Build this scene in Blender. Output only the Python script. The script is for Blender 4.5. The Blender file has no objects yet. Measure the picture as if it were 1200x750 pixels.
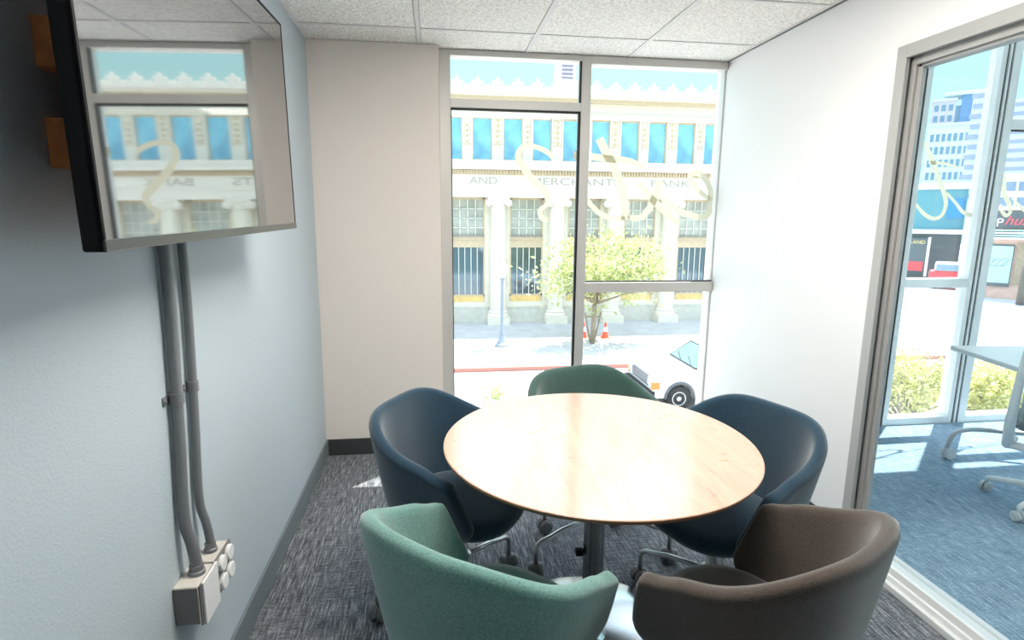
import bpy, bmesh, math, random
from mathutils import Vector, Matrix
random.seed(7)
PI = math.pi
D = math.radians
C = bpy.context.scene.collection
sc = bpy.context.scene

# ------------------------------------------------------------------ dimensions
XL, YP, YW, XR = -0.672, 3.369, 3.439, 1.779       # left wall, pier face, window frame face, right wall
HC = 2.369                                          # ceiling of the meeting room
HA = 2.80                                           # ceiling of the next room
G = -3.757                                          # street level
CAMZ = 1.4435

# ------------------------------------------------------------------ materials
def mat(name):
    m = bpy.data.materials.new(name); m.use_nodes = True
    nt = m.node_tree
    b = nt.nodes['Principled BSDF']
    return m, nt, b
def N(nt, t, **kw):
    n = nt.nodes.new(t)
    for k, v in kw.items():
        if k in n.inputs.keys() if isinstance(k, str) else False: n.inputs[k].default_value = v
        else: setattr(n, k, v)
    return n
def simple(name, col, rough=.5, metal=0, coat=0, spec=None, noise=0, nscale=30, bump=0, bscale=200, sheen=0):
    m, nt, b = mat(name)
    b.inputs['Base Color'].default_value = (*col, 1)
    b.inputs['Roughness'].default_value = rough
    b.inputs['Metallic'].default_value = metal
    b.inputs['Coat Weight'].default_value = coat
    b.inputs['Sheen Weight'].default_value = sheen
    if spec is not None: b.inputs['Specular IOR Level'].default_value = spec
    tc = nt.nodes.new('ShaderNodeTexCoord')
    if noise:
        n = nt.nodes.new('ShaderNodeTexNoise'); n.inputs['Scale'].default_value = nscale; n.inputs['Detail'].default_value = 5
        nt.links.new(tc.outputs['Object'], n.inputs['Vector'])
        r = nt.nodes.new('ShaderNodeValToRGB')
        r.color_ramp.elements[0].position = .3; r.color_ramp.elements[1].position = .7
        r.color_ramp.elements[0].color = (*[c*(1-noise) for c in col], 1)
        r.color_ramp.elements[1].color = (*[min(1, c*(1+noise)) for c in col], 1)
        nt.links.new(n.outputs['Fac'], r.inputs['Fac']); nt.links.new(r.outputs['Color'], b.inputs['Base Color'])
    if bump:
        n = nt.nodes.new('ShaderNodeTexNoise'); n.inputs['Scale'].default_value = bscale; n.inputs['Detail'].default_value = 3
        nt.links.new(tc.outputs['Object'], n.inputs['Vector'])
        bp = nt.nodes.new('ShaderNodeBump'); bp.inputs['Strength'].default_value = bump; bp.inputs['Distance'].default_value = .002
        nt.links.new(n.outputs['Fac'], bp.inputs['Height']); nt.links.new(bp.outputs['Normal'], b.inputs['Normal'])
    return m
M = {}
M['wall_blue'] = simple('pale_blue_wall_paint', (.47, .53, .575), .62, bump=.5, bscale=170)
M['wall_white'] = simple('white_wall_paint', (.86, .86, .86), .55, bump=.3, bscale=170)
M['wall_beige'] = simple('warm_white_wall_paint', (.84, .765, .70), .6, bump=.3, bscale=150)
M['baseboard'] = simple('dark_grey_baseboard_vinyl', (.045, .05, .05), .42)
M['baseboard_left'] = simple('slate_baseboard_vinyl', (.17, .195, .21), .35)
M['aluminium'] = simple('satin_aluminium', (.64, .62, .59), .45, metal=.35)
M['alu_white'] = simple('white_aluminium', (.80, .80, .79), .4, metal=.1)
M['gasket'] = simple('black_rubber_gasket', (.012, .012, .014), .5)
M['black'] = simple('black_plastic', (.004, .004, .005), .6, spec=.2)
M['tvgrey'] = simple('grey_screen_trim', (.07, .07, .07), .3, metal=.3)
M['plywood'] = simple('orange_plywood', (.62, .23, .07), .6, noise=.25, nscale=25)
M['conduit'] = simple('grey_conduit', (.20, .205, .22), .45, metal=.2)
M['wire'] = simple('pale_cable_jacket', (.55, .58, .60), .5)
M['box'] = simple('beige_steel_box', (.62, .58, .53), .5, noise=.12, nscale=18)
M['boxgrey'] = simple('grey_steel_box', (.18, .17, .165), .5)
M['plate'] = simple('white_cover_plate', (.85, .85, .84), .35)
M['steel'] = simple('brushed_steel', (.55, .56, .57), .28, metal=1)
M['polished'] = simple('polished_steel_base', (.66, .68, .70), .2, metal=1)
M['column'] = simple('dark_fluted_aluminium', (.36, .37, .385), .25, metal=.9)
M['caster'] = simple('grey_caster_plastic', (.16, .16, .165), .4)
M['white_plastic'] = simple('white_plastic', (.80, .83, .84), .35)
M['white_top'] = simple('white_laminate', (.82, .86, .88), .3)
M['mesh_grey'] = simple('grey_chair_fabric', (.22, .25, .26), .8)
M['edge'] = simple('plywood_edge', (.20, .10, .045), .5)

def fabric(name, col, dark=.75):
    m, nt, b = mat(name)
    tc = nt.nodes.new('ShaderNodeTexCoord')
    n = nt.nodes.new('ShaderNodeTexNoise'); n.inputs['Scale'].default_value = 260; n.inputs['Detail'].default_value = 2
    n2 = nt.nodes.new('ShaderNodeTexNoise'); n2.inputs['Scale'].default_value = 9; n2.inputs['Detail'].default_value = 3
    nt.links.new(tc.outputs['Object'], n.inputs['Vector']); nt.links.new(tc.outputs['Object'], n2.inputs['Vector'])
    a = nt.nodes.new('ShaderNodeMath'); a.operation = 'MULTIPLY_ADD'; a.inputs[1].default_value = .25
    nt.links.new(n2.outputs['Fac'], a.inputs[0]); nt.links.new(n.outputs['Fac'], a.inputs[2])
    r = nt.nodes.new('ShaderNodeValToRGB'); r.color_ramp.elements[0].position = .42; r.color_ramp.elements[1].position = .82
    r.color_ramp.elements[0].color = (*[c*dark for c in col], 1); r.color_ramp.elements[1].color = (*[min(1, c*1.35) for c in col], 1)
    nt.links.new(a.outputs[0], r.inputs['Fac']); nt.links.new(r.outputs['Color'], b.inputs['Base Color'])
    b.inputs['Roughness'].default_value = .9; b.inputs['Sheen Weight'].default_value = .5
    b.inputs['Specular IOR Level'].default_value = .2
    bp = nt.nodes.new('ShaderNodeBump'); bp.inputs['Strength'].default_value = .35; bp.inputs['Distance'].default_value = .001
    nt.links.new(n.outputs['Fac'], bp.inputs['Height']); nt.links.new(bp.outputs['Normal'], b.inputs['Normal'])
    return m

def carpet(name, c0, c1, c2):
    m, nt, b = mat(name)
    tc = nt.nodes.new('ShaderNodeTexCoord')
    def streak(sx, sy, sc_):
        mp = nt.nodes.new('ShaderNodeMapping'); mp.inputs['Scale'].default_value = (sx, sy, 1)
        nt.links.new(tc.outputs['Object'], mp.inputs['Vector'])
        n = nt.nodes.new('ShaderNodeTexNoise'); n.inputs['Scale'].default_value = sc_; n.inputs['Detail'].default_value = 3; n.inputs['Roughness'].default_value = .6
        nt.links.new(mp.outputs[0], n.inputs['Vector']); return n
    a = streak(30, 2.2, 5); c = streak(2.6, 30, 5); f = streak(1, 1, 120)
    ck = nt.nodes.new('ShaderNodeTexChecker'); ck.inputs['Scale'].default_value = 1/0.5
    nt.links.new(tc.outputs['Object'], ck.inputs['Vector'])
    mx = nt.nodes.new('ShaderNodeMix'); mx.data_type = 'FLOAT'
    w = nt.nodes.new('ShaderNodeMath'); w.operation = 'MULTIPLY_ADD'; w.inputs[1].default_value = .26; w.inputs[2].default_value = .18
    nt.links.new(ck.outputs['Fac'], w.inputs[0]); nt.links.new(w.outputs[0], mx.inputs[0])
    nt.links.new(a.outputs['Fac'], mx.inputs[2]); nt.links.new(c.outputs['Fac'], mx.inputs[3])
    ad = nt.nodes.new('ShaderNodeMath'); ad.operation = 'MULTIPLY_ADD'; ad.inputs[1].default_value = .35
    nt.links.new(f.outputs['Fac'], ad.inputs[0]); nt.links.new(mx.outputs[0], ad.inputs[2])
    r = nt.nodes.new('ShaderNodeValToRGB'); e = r.color_ramp.elements
    e[0].position = .52; e[0].color = (*c0, 1); e[1].position = .84; e[1].color = (*c2, 1)
    k = e.new(.68); k.color = (*c1, 1)
    nt.links.new(ad.outputs[0], r.inputs['Fac'])
    nt.links.new(r.outputs['Color'], b.inputs['Base Color']); b.inputs['Roughness'].default_value = .95
    b.inputs['Specular IOR Level'].default_value = .15
    bp = nt.nodes.new('ShaderNodeBump'); bp.inputs['Strength'].default_value = .6; bp.inputs['Distance'].default_value = .003
    nt.links.new(ad.outputs[0], bp.inputs['Height']); nt.links.new(bp.outputs['Normal'], b.inputs['Normal'])
    return m
M['carpet'] = carpet('charcoal_streaked_carpet_tiles', (.055, .062, .072), (.155, .165, .185), (.38, .40, .43))
M['carpet_skylit'] = carpet('skylit_streaked_carpet_tiles', (.13, .21, .29), (.25, .36, .46), (.46, .59, .68))  # same charcoal carpet, with blue sky light mixed into its colours

def ceiling_mat():
    m, nt, b = mat('speckled_acoustic_tile')
    tc = nt.nodes.new('ShaderNodeTexCoord')
    n = nt.nodes.new('ShaderNodeTexNoise'); n.inputs['Scale'].default_value = 80; n.inputs['Detail'].default_value = 4; n.inputs['Roughness'].default_value = .75
    nt.links.new(tc.outputs['Object'], n.inputs['Vector'])
    r = nt.nodes.new('ShaderNodeValToRGB'); r.color_ramp.elements[0].position = .42; r.color_ramp.elements[1].position = .56
    r.color_ramp.elements[0].color = (.66, .64, .59, 1); r.color_ramp.elements[1].color = (.94, .925, .885, 1)
    nt.links.new(n.outputs['Fac'], r.inputs['Fac']); nt.links.new(r.outputs['Color'], b.inputs['Base Color'])
    b.inputs['Roughness'].default_value = .9
    bp = nt.nodes.new('ShaderNodeBump'); bp.inputs['Strength'].default_value = .5; bp.inputs['Distance'].default_value = .003
    nt.links.new(n.outputs['Fac'], bp.inputs['Height']); nt.links.new(bp.outputs['Normal'], b.inputs['Normal'])
    return m
M['tile'] = ceiling_mat()

def table_mat():
    m, nt, b = mat('light_cherry_veneer')
    tc = nt.nodes.new('ShaderNodeTexCoord')
    mp = nt.nodes.new('ShaderNodeMapping'); mp.inputs['Scale'].default_value = (9, 1.1, 1); mp.inputs['Rotation'].default_value = (0, 0, .5)
    nt.links.new(tc.outputs['Object'], mp.inputs['Vector'])
    n = nt.nodes.new('ShaderNodeTexNoise'); n.inputs['Scale'].default_value = 3.2; n.inputs['Detail'].default_value = 6; n.inputs['Distortion'].default_value = .6
    nt.links.new(mp.outputs[0], n.inputs['Vector'])
    r = nt.nodes.new('ShaderNodeValToRGB'); r.color_ramp.elements[0].position = .3; r.color_ramp.elements[1].position = .75
    r.color_ramp.elements[0].color = (.66, .34, .215, 1); r.color_ramp.elements[1].color = (.76, .43, .285, 1)
    nt.links.new(n.outputs['Fac'], r.inputs['Fac'])
    # scuffs: small dark nicks
    mp2 = nt.nodes.new('ShaderNodeMapping'); mp2.inputs['Scale'].default_value = (22, 5, 1); mp2.inputs['Rotation'].default_value = (0, 0, 1.1)
    nt.links.new(tc.outputs['Object'], mp2.inputs['Vector'])
    v = nt.nodes.new('ShaderNodeTexNoise'); v.inputs['Scale'].default_value = 2.2; v.inputs['Detail'].default_value = 2
    nt.links.new(mp2.outputs[0], v.inputs['Vector'])
    r2 = nt.nodes.new('ShaderNodeValToRGB'); r2.color_ramp.elements[0].position = .70; r2.color_ramp.elements[1].position = .76
    r2.color_ramp.elements[0].color = (0, 0, 0, 1); r2.color_ramp.elements[1].color = (.6, .6, .6, 1)
    nt.links.new(v.outputs['Fac'], r2.inputs['Fac'])
    mx = nt.nodes.new('ShaderNodeMix'); mx.data_type = 'RGBA'
    nt.links.new(r2.outputs['Color'], mx.inputs[0]); nt.links.new(r.outputs['Color'], mx.inputs[6]); mx.inputs[7].default_value = (.32, .2, .14, 1)
    nt.links.new(mx.outputs[2], b.inputs['Base Color'])
    b.inputs['Roughness'].default_value = .32; b.inputs['Coat Weight'].default_value = 1; b.inputs['Coat Roughness'].default_value = .15; b.inputs['Coat IOR'].default_value = 2.3
    # swirl scratches vary the gloss
    n3 = nt.nodes.new('ShaderNodeTexNoise'); n3.inputs['Scale'].default_value = 7; n3.inputs['Detail'].default_value = 8; n3.inputs['Distortion'].default_value = 2
    nt.links.new(tc.outputs['Object'], n3.inputs['Vector'])
    mr = nt.nodes.new('ShaderNodeMapRange'); mr.inputs[3].default_value = .2; mr.inputs[4].default_value = .42
    nt.links.new(n3.outputs['Fac'], mr.inputs[0]); nt.links.new(mr.outputs[0], b.inputs['Roughness'])
    return m
M['veneer'] = table_mat()

def glass_mat(name, tint=(1, 1, 1), ior=1.45, rough=0.0, fixed=None):
    m = bpy.data.materials.new(name); m.use_nodes = True; nt = m.node_tree
    for n in list(nt.nodes): nt.nodes.remove(n)
    o = nt.nodes.new('ShaderNodeOutputMaterial'); t = nt.nodes.new('ShaderNodeBsdfTransparent'); t.inputs[0].default_value = (*tint, 1)
    g = nt.nodes.new('ShaderNodeBsdfGlossy'); g.inputs['Roughness'].default_value = rough
    mx = nt.nodes.new('ShaderNodeMixShader')
    if fixed is None:
        f = nt.nodes.new('ShaderNodeLayerWeight'); f.inputs['Blend'].default_value = .5
        pw = nt.nodes.new('ShaderNodeMath'); pw.operation = 'POWER'; pw.inputs[1].default_value = 5; nt.links.new(f.outputs['Facing'], pw.inputs[0])
        ma = nt.nodes.new('ShaderNodeMath'); ma.operation = 'MULTIPLY_ADD'; ma.inputs[1].default_value = .9; ma.inputs[2].default_value = ((ior-1)/(ior+1))**2; nt.links.new(pw.outputs[0], ma.inputs[0])
        nt.links.new(ma.outputs[0], mx.inputs[0])
    else: mx.inputs[0].default_value = fixed
    nt.links.new(t.outputs[0], mx.inputs[1]); nt.links.new(g.outputs[0], mx.inputs[2]); nt.links.new(mx.outputs[0], o.inputs[0])
    return m
M['glass'] = glass_mat('clear_window_glass', (.97, .985, .985), 1.35)
M['glass_part'] = glass_mat('clear_partition_glass', (.93, .96, .97), 1.4)

m, nt, b = mat('tv_screen_glass')
b.inputs['Base Color'].default_value = (.012, .013, .014, 1); b.inputs['Roughness'].default_value = .035; b.inputs['IOR'].default_value = 6
b.inputs['Specular IOR Level'].default_value = .5
M['screen'] = m
# white translucent lettering film
m = bpy.data.materials.new('cream_vinyl_film'); m.use_nodes = True; nt = m.node_tree
for n in list(nt.nodes): nt.nodes.remove(n)
o = nt.nodes.new('ShaderNodeOutputMaterial'); d = nt.nodes.new('ShaderNodeBsdfDiffuse'); d.inputs[0].default_value = (.66, .64, .52, 1)
t = nt.nodes.new('ShaderNodeBsdfTranslucent'); t.inputs[0].default_value = (.53, .505, .39, 1); mx = nt.nodes.new('ShaderNodeMixShader'); mx.inputs[0].default_value = .62
nt.links.new(d.outputs[0], mx.inputs[1]); nt.links.new(t.outputs[0], mx.inputs[2]); nt.links.new(mx.outputs[0], o.inputs[0])
M['vinyl'] = m
# outside
M['stone'] = simple('cream_limestone', (.76, .71, .61), .8, noise=.05, nscale=3)
M['stone_tan'] = simple('tan_limestone', (.60, .48, .34), .8, noise=.08, nscale=6)
M['stone_grey'] = simple('grey_granite_base', (.62, .60, .54), .8, noise=.08, nscale=4)
M['stone_white'] = simple('pale_limestone_carving', (.76, .70, .62), .8, noise=.05, nscale=8)
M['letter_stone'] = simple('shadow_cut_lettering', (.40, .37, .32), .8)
M['skywin'] = simple('sky_coloured_glazing', (.36, .66, .92), .12, metal=.75, noise=.22, nscale=1.3)  # blue of the reflected sky and its patchiness put into the base colour
M['darkwin'] = simple('dark_shop_glazing', (.16, .21, .25), .06, metal=.6)
M['lattice_glass'] = simple('pale_obscured_glazing', (.45, .46, .42), .3, noise=.25, nscale=1.2)
M['mullion_white'] = simple('white_metal_grille', (.78, .76, .70), .5)
M['panel_yellow'] = simple('yellow_marble_panel', (.78, .55, .22), .5, noise=.15, nscale=3)
M['sidewalk'] = simple('concrete_sidewalk', (.46, .47, .48), .85, noise=.1, nscale=2)
M['asphalt'] = simple('sunbleached_asphalt', (.36, .355, .35), .85, noise=.12, nscale=1.5)
M['curb'] = simple('red_curb_paint', (.50, .22, .18), .7)
M['lamp_metal'] = simple('grey_painted_cast_iron', (.26, .30, .36), .5)
M['lantern'] = simple('white_lantern_globe', (.6, .6, .6), .3)
M['bark'] = simple('grey_brown_bark', (.34, .27, .20), .9, noise=.2, nscale=8)
M['cone'] = simple('orange_cone_plastic', (.9, .12, .05), .5)
M['cone_white'] = simple('white_reflective_sleeve', (.85, .85, .85), .4)
M['van_white'] = simple('white_car_paint', (.82, .83, .84), .3, coat=.5)
M['tyre'] = simple('black_tyre_rubber', (.03, .03, .032), .8)
M['hub'] = simple('chrome_hub', (.6, .6, .6), .3, metal=.8)
M['windshield'] = simple('teal_windshield_glass', (.20, .36, .40), .08, metal=.4)
M['amber'] = simple('amber_lamp_lens', (.75, .25, .06), .3)
M['headlight'] = simple('clear_headlamp_lens', (.6, .62, .64), .15, metal=.3)
M['office_white'] = simple('white_office_concrete', (.80, .80, .84), .8)
M['office_pink'] = simple('pink_office_cladding', (.68, .56, .66), .8)
M['office_win'] = simple('blue_grey_office_glazing', (.22, .32, .46), .3, metal=.3)
M['tower_blue'] = simple('blue_tower_glazing', (.20, .33, .58), .25, metal=.3)
M['band'] = simple('mauve_window_band', (.42, .42, .60), .4)
M['teal'] = simple('teal_shop_cladding', (.10, .30, .36), .5)
M['teal_glass'] = simple('pale_teal_shutter', (.42, .62, .62), .4)
M['shop_dark'] = simple('dark_shopfront', (.09, .11, .13), .3)
M['brick_pink'] = simple('pink_brick', (.62, .42, .36), .8, noise=.1, nscale=3)
M['bus_red'] = simple('red_vehicle_paint', (.72, .06, .08), .4)
M['gold'] = simple('yellow_sign_letters', (.85, .68, .25), .5)
M['sign_red'] = simple('red_sign_script', (.85, .10, .14), .5)
M['sign_white'] = simple('white_sign_letters', (.88, .88, .88), .5)
M['sign_blue'] = simple('bright_blue_panel', (.03, .25, .85), .4)
def leafmat(name, a, b2):
    m, nt, b = mat(name)
    g = nt.nodes.new('ShaderNodeTexCoord')
    n = nt.nodes.new('ShaderNodeTexNoise'); n.inputs['Scale'].default_value = 3.5; n.inputs['Detail'].default_value = 4
    nt.links.new(g.outputs['Object'], n.inputs['Vector'])
    r = nt.nodes.new('ShaderNodeValToRGB'); r.color_ramp.elements[0].position = .38; r.color_ramp.elements[1].position = .62
    r.color_ramp.elements[0].color = (*a, 1); r.color_ramp.elements[1].color = (*b2, 1)
    nt.links.new(n.outputs['Fac'], r.inputs['Fac']); nt.links.new(r.outputs['Color'], b.inputs['Base Color'])
    b.inputs['Roughness'].default_value = .6
    tr = nt.nodes.new('ShaderNodeBsdfTranslucent'); nt.links.new(r.outputs['Color'], tr.inputs[0])
    ms = nt.nodes.new('ShaderNodeMixShader'); ms.inputs[0].default_value = .4
    o = nt.nodes['Material Output']
    nt.links.new(b.outputs[0], ms.inputs[1]); nt.links.new(tr.outputs[0], ms.inputs[2]); nt.links.new(ms.outputs[0], o.inputs[0])
    return m
M['leaf'] = leafmat('yellow_green_leaves', (.40, .46, .22), (.70, .72, .36))
M['leaf2'] = leafmat('olive_shrub_leaves', (.42, .42, .22), (.80, .77, .33))

# ------------------------------------------------------------------ mesh builder (world coordinates in, local to the parent out)
def prop(o, label=None, cat=None, group=None, kind=None):
    if label: o['label'] = label
    if cat: o['category'] = cat
    if group: o['group'] = group
    if kind: o['kind'] = kind
    return o
def empty(name, loc, label=None, cat=None, group=None, kind=None, rz=0):
    o = bpy.data.objects.new(name, None); C.objects.link(o)
    o.location = loc; o.rotation_euler = (0, 0, rz); o.empty_display_size = .1
    return prop(o, label, cat, group, kind)
class MB:
    def __init__(s): s.v = []; s.f = []
    def add(s, vs, fs):
        n = len(s.v); s.v += [tuple(v) for v in vs]; s.f += [tuple(i+n for i in f) for f in fs]; return s
    def box(s, x0, x1, y0, y1, z0, z1):
        return s.add([(x0,y0,z0),(x1,y0,z0),(x1,y1,z0),(x0,y1,z0),(x0,y0,z1),(x1,y0,z1),(x1,y1,z1),(x0,y1,z1)],
                     [(0,3,2,1),(4,5,6,7),(0,1,5,4),(1,2,6,5),(2,3,7,6),(3,0,4,7)])
    def ring_stack(s, rings, cap=True, closed=True):
        k = len(rings[0]); vs = [p for r in rings for p in r]; fs = []
        for i in range(len(rings)-1):
            for j in range(k if closed else k-1):
                a = i*k+j; b_ = i*k+(j+1) % k
                fs.append((a, b_, b_+k, a+k))
        if cap: fs.append(tuple(reversed(range(k)))); fs.append(tuple(range((len(rings)-1)*k, len(rings)*k)))
        return s.add(vs, fs)
    def lathe(s, c, prof, n=24, axis='z', cap=True):
        rings = []
        for r, h in prof:
            ring = []
            for j in range(n):
                a = 2*PI*j/n
                if axis == 'z': ring.append((c[0]+r*math.cos(a), c[1]+r*math.sin(a), c[2]+h))
                elif axis == 'x': ring.append((c[0]+h, c[1]+r*math.cos(a), c[2]+r*math.sin(a)))
                else: ring.append((c[0]+r*math.sin(a), c[1]+h, c[2]+r*math.cos(a)))
            rings.append(ring)
        return s.ring_stack(rings, cap)
    def tube(s, pts, r, n=10):
        pts = [Vector(p) for p in pts]; rings = []; up = None
        for i, p in enumerate(pts):
            d = (pts[min(i+1, len(pts)-1)] - pts[max(i-1, 0)]).normalized()
            if up is None: up = d.orthogonal().normalized()
            up = (up - d*up.dot(d)).normalized(); q = d.cross(up)
            rr = r[i] if isinstance(r, (list, tuple)) else r
            rings.append([p + up*rr*math.cos(2*PI*j/n) + q*rr*math.sin(2*PI*j/n) for j in range(n)])
        return s.ring_stack(rings)
    def prism(s, poly, y0, y1, axis='y'):
        n = len(poly)
        if axis == 'y': a = [(x, y0, z) for x, z in poly]; b_ = [(x, y1, z) for x, z in poly]
        elif axis == 'x': a = [(y0, x, z) for x, z in poly]; b_ = [(y1, x, z) for x, z in poly]
        else: a = [(x, z, y0) for x, z in poly]; b_ = [(x, z, y1) for x, z in poly]
        return s.ring_stack([a, b_])
    def build(s, name, m, parent=None, bevel=0, smooth=False, subsurf=0, solid=0, label=None, cat=None, group=None, kind=None, seg=2, autos=None):
        off = Vector((0, 0, 0))
        if parent is not None:
            q = parent
            while q is not None: off += Vector(q.location); q = q.parent
        me = bpy.data.meshes.new(name); me.from_pydata([tuple(Vector(v)-off) for v in s.v], [], s.f); me.update()
        bm = bmesh.new(); bm.from_mesh(me); bmesh.ops.recalc_face_normals(bm, faces=bm.faces); bm.to_mesh(me); bm.free()
        if m is not None: me.materials.append(m)
        o = bpy.data.objects.new(name, me); C.objects.link(o)
        if parent is not None: o.parent = parent
        if solid:
            d = o.modifiers.new('solid', 'SOLIDIFY'); d.thickness = solid; d.offset = 0
        if bevel:
            d = o.modifiers.new('bevel', 'BEVEL'); d.width = bevel; d.segments = seg; d.limit_method = 'ANGLE'; d.angle_limit = .6
        if subsurf:
            d = o.modifiers.new('sub', 'SUBSURF'); d.levels = subsurf; d.render_levels = subsurf
        if smooth or subsurf:
            for p in me.polygons: p.use_smooth = True
        elif autos is not None:
            try: me.set_sharp_from_angle(angle=autos)
            except Exception: pass
            for p in me.polygons: p.use_smooth = True
        return prop(o, label, cat, group, kind)
def B(x0, x1, y0, y1, z0, z1): return MB().box(x0, x1, y0, y1, z0, z1)
def copy_tree(o, parent=None):
    c = o.copy(); C.objects.link(c)
    if parent is not None: c.parent = parent
    for ch in list(o.children): copy_tree(ch, c)
    return c
def text_mesh(txt, size, extrude=.01, align='CENTER', shear=0):
    cu = bpy.data.curves.new('txt', 'FONT'); cu.body = txt; cu.size = size; cu.extrude = extrude; cu.align_x = align; cu.shear = shear
    o = bpy.data.objects.new('txt', cu); C.objects.link(o)
    dg = bpy.context.evaluated_depsgraph_get(); me = bpy.data.meshes.new_from_object(o.evaluated_get(dg))
    bpy.data.objects.remove(o); bpy.data.curves.remove(cu)
    return me
def text_obj(name, txt, size, loc, rot, m, parent, extrude=.01, shear=0, sx=1):
    me = text_mesh(txt, size, extrude, shear=shear); me.materials.clear(); me.materials.append(m)
    o = bpy.data.objects.new(name, me); C.objects.link(o); o.parent = parent
    off = Vector((0, 0, 0)); q = parent
    while q is not None: off += Vector(q.location); q = q.parent
    o.location = Vector(loc)-off; o.rotation_euler = rot; o.scale = (sx, 1, 1)
    return o
ST = dict(kind='structure')

# ------------------------------------------------------------------ room shell
XE = 7.2; YR = -1.6
YO = 3.58      # outer face of the outside wall
B(XL-.15, XR, YR-.15, YO, -.30, 0).build('floor', M['carpet'], **ST)
B(XR, XE+.15, YR-.15, YO, -.30, -.0005).build('floor', M['carpet_skylit'], **ST)
B(XL-.15, XL, YR-.15, YO, 0, HC+.3).build('wall_left', M['wall_blue'], **ST)
B(XL, XR, YR-.15, YR, 0, HC+.3).build('wall_rear', simple('bounce_absorbing_wall', (.10, .11, .12), .7), **ST)  # unseen wall darkened to keep bounced light off the left wall
B(XL, .035, YP, YO, 0, HC).build('wall_front', M['wall_beige'], **ST)
# ceiling tiles in a T-bar grid
GX, GY, T = -.069, 3.117, .6096
cm = MB(); cm.box(XL-.15, XR+.12, YR-.15, YO, HC+.012, HC+.30)
xs = sorted([XL-.0001]+[GX+i*T for i in range(-1, 4) if XL < GX+i*T < XR]+[XR]); ys = sorted([YR]+[GY-i*T for i in range(0, 9) if GY-i*T > YR]+[YW+.01])
for a, b_ in zip(xs, xs[1:]):
    for c, d in zip(ys, ys[1:]):
        if b_-a > .05 and d-c > .05: cm.box(a+.014, b_-.014, c+.014, d-.014, HC+.003, HC+.013)
ceil = cm.build('ceiling', M['tile'], **ST)
gb = MB()
for x in xs[1:-1]: gb.box(x-.0115, x+.0115, YR, YW+.02, HC-.001, HC+.0115)
for y in ys[1:-1]: gb.box(XL, XR, y-.0115, y+.0115, HC-.0005, HC+.0115)
gb.box(XL, XL+.02, YR, YP, HC-.001, HC+.0115); gb.box(XR-.02, XR, YR, YW, HC-.001, HC+.0115)
gb.build('ceiling_grid', simple('white_tbar', (.72, .71, .69), .5), ceil)
# right wall: solid part, lintel above the glass
PY0, PY1, PZ = -.9, 2.105, 2.09        # glazed opening
rw = MB(); rw.box(XR, XR+.12, PY1, YO, 0, HC); rw.box(XR, XR+.12, YR-.15, PY1, PZ, HC); rw.box(XR, XR+.12, YR-.15, PY0, 0, PZ)
rw.build('wall_right', M['wall_white'], **ST)
# neighbouring room shell
B(XR+.12, 3.12, YW, YO, 0, HA).build('wall_far', simple('grey_pier_paint', (.55, .56, .55), .6), **ST)
B(XR+.0, XE+.15, YR-.15, YO, HA, HA+.15).build('ceiling_far', M['tile'], **ST)
B(XR, XR+.12, YR-.15, YO, HC+.012, HA).build('wall_lintel', M['wall_white'], **ST) if HA > HC else None
B(XR+.12, XE+.15, YR-.15, YR, 0, HA).build('wall_rear_far', M['wall_white'], **ST)
# baseboards
B(XL, .035, YP-.009, YP, .001, .103).build('baseboard_front', M['baseboard'], bevel=.003, **ST)
B(XL, XL+.011, YR, YP-.009, .001, .103).build('baseboard_left', M['baseboard_left'], bevel=.003, **ST)
B(XR-.008, XR, 2.10, YW, .001, .10).build('baseboard_right', M['baseboard'], bevel=.003, **ST)

# ------------------------------------------------------------------ window_1 (meeting room)
def frame_member(mb, x0, x1, z0, z1, y0=YW, y1=YW+.09): mb.box(x0, x1, y0, y1, z0, z1)
YG = 3.474
w1 = empty('window_1', (.9, YW, 0), **ST)
f = MB()
frame_member(f, .036, .100, 0, HC, YP+.072)           # left jamb
frame_member(f, .868, .925, 0, HC)                    # centre mullion
frame_member(f, 1.7705, XR, 0, HC, YW+.03)                     # right jamb (mostly behind the reveal)
frame_member(f, .10, .868, 2.338, HC); frame_member(f, .925, 1.7705, 2.325, HC)   # head
frame_member(f, .10, .868, 2.045+.012, 2.105)         # upper transom, left bay
frame_member(f, .925, 1.7705, .975, 1.038)             # mid rail, right bay
frame_member(f, .10, .868, 0, .07); frame_member(f, .925, 1.7705, 0, .07)
f.build('window_frame', M['aluminium'], w1, bevel=.002)
g = MB()
g.box(.10, .868, YW+.012, YW+.03, 2.045, 2.057)       # black gasket under the transom
g.box(.855, .868, YW+.004, YW+.03, .07, 2.05); g.box(.858, .868, YW+.004, YW+.03, 2.105, 2.338)
g.box(.10, .106, YW+.012, YW+.03, .07, 2.05)
g.box(.925, 1.7705, YW+.012, YW+.03, 1.038, 1.046)
g.build('window_gasket', M['gasket'], w1)
for x0, x1, z0, z1 in [(.10, .868, .07, 2.057), (.10, .868, 2.105, 2.338), (.925, 1.7705, .07, .975), (.925, 1.7705, 1.038, 2.325)]:
    B(x0, x1, YG+.004, YG+.010, z0, z1).build('window_pane', M['glass'], w1)
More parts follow.
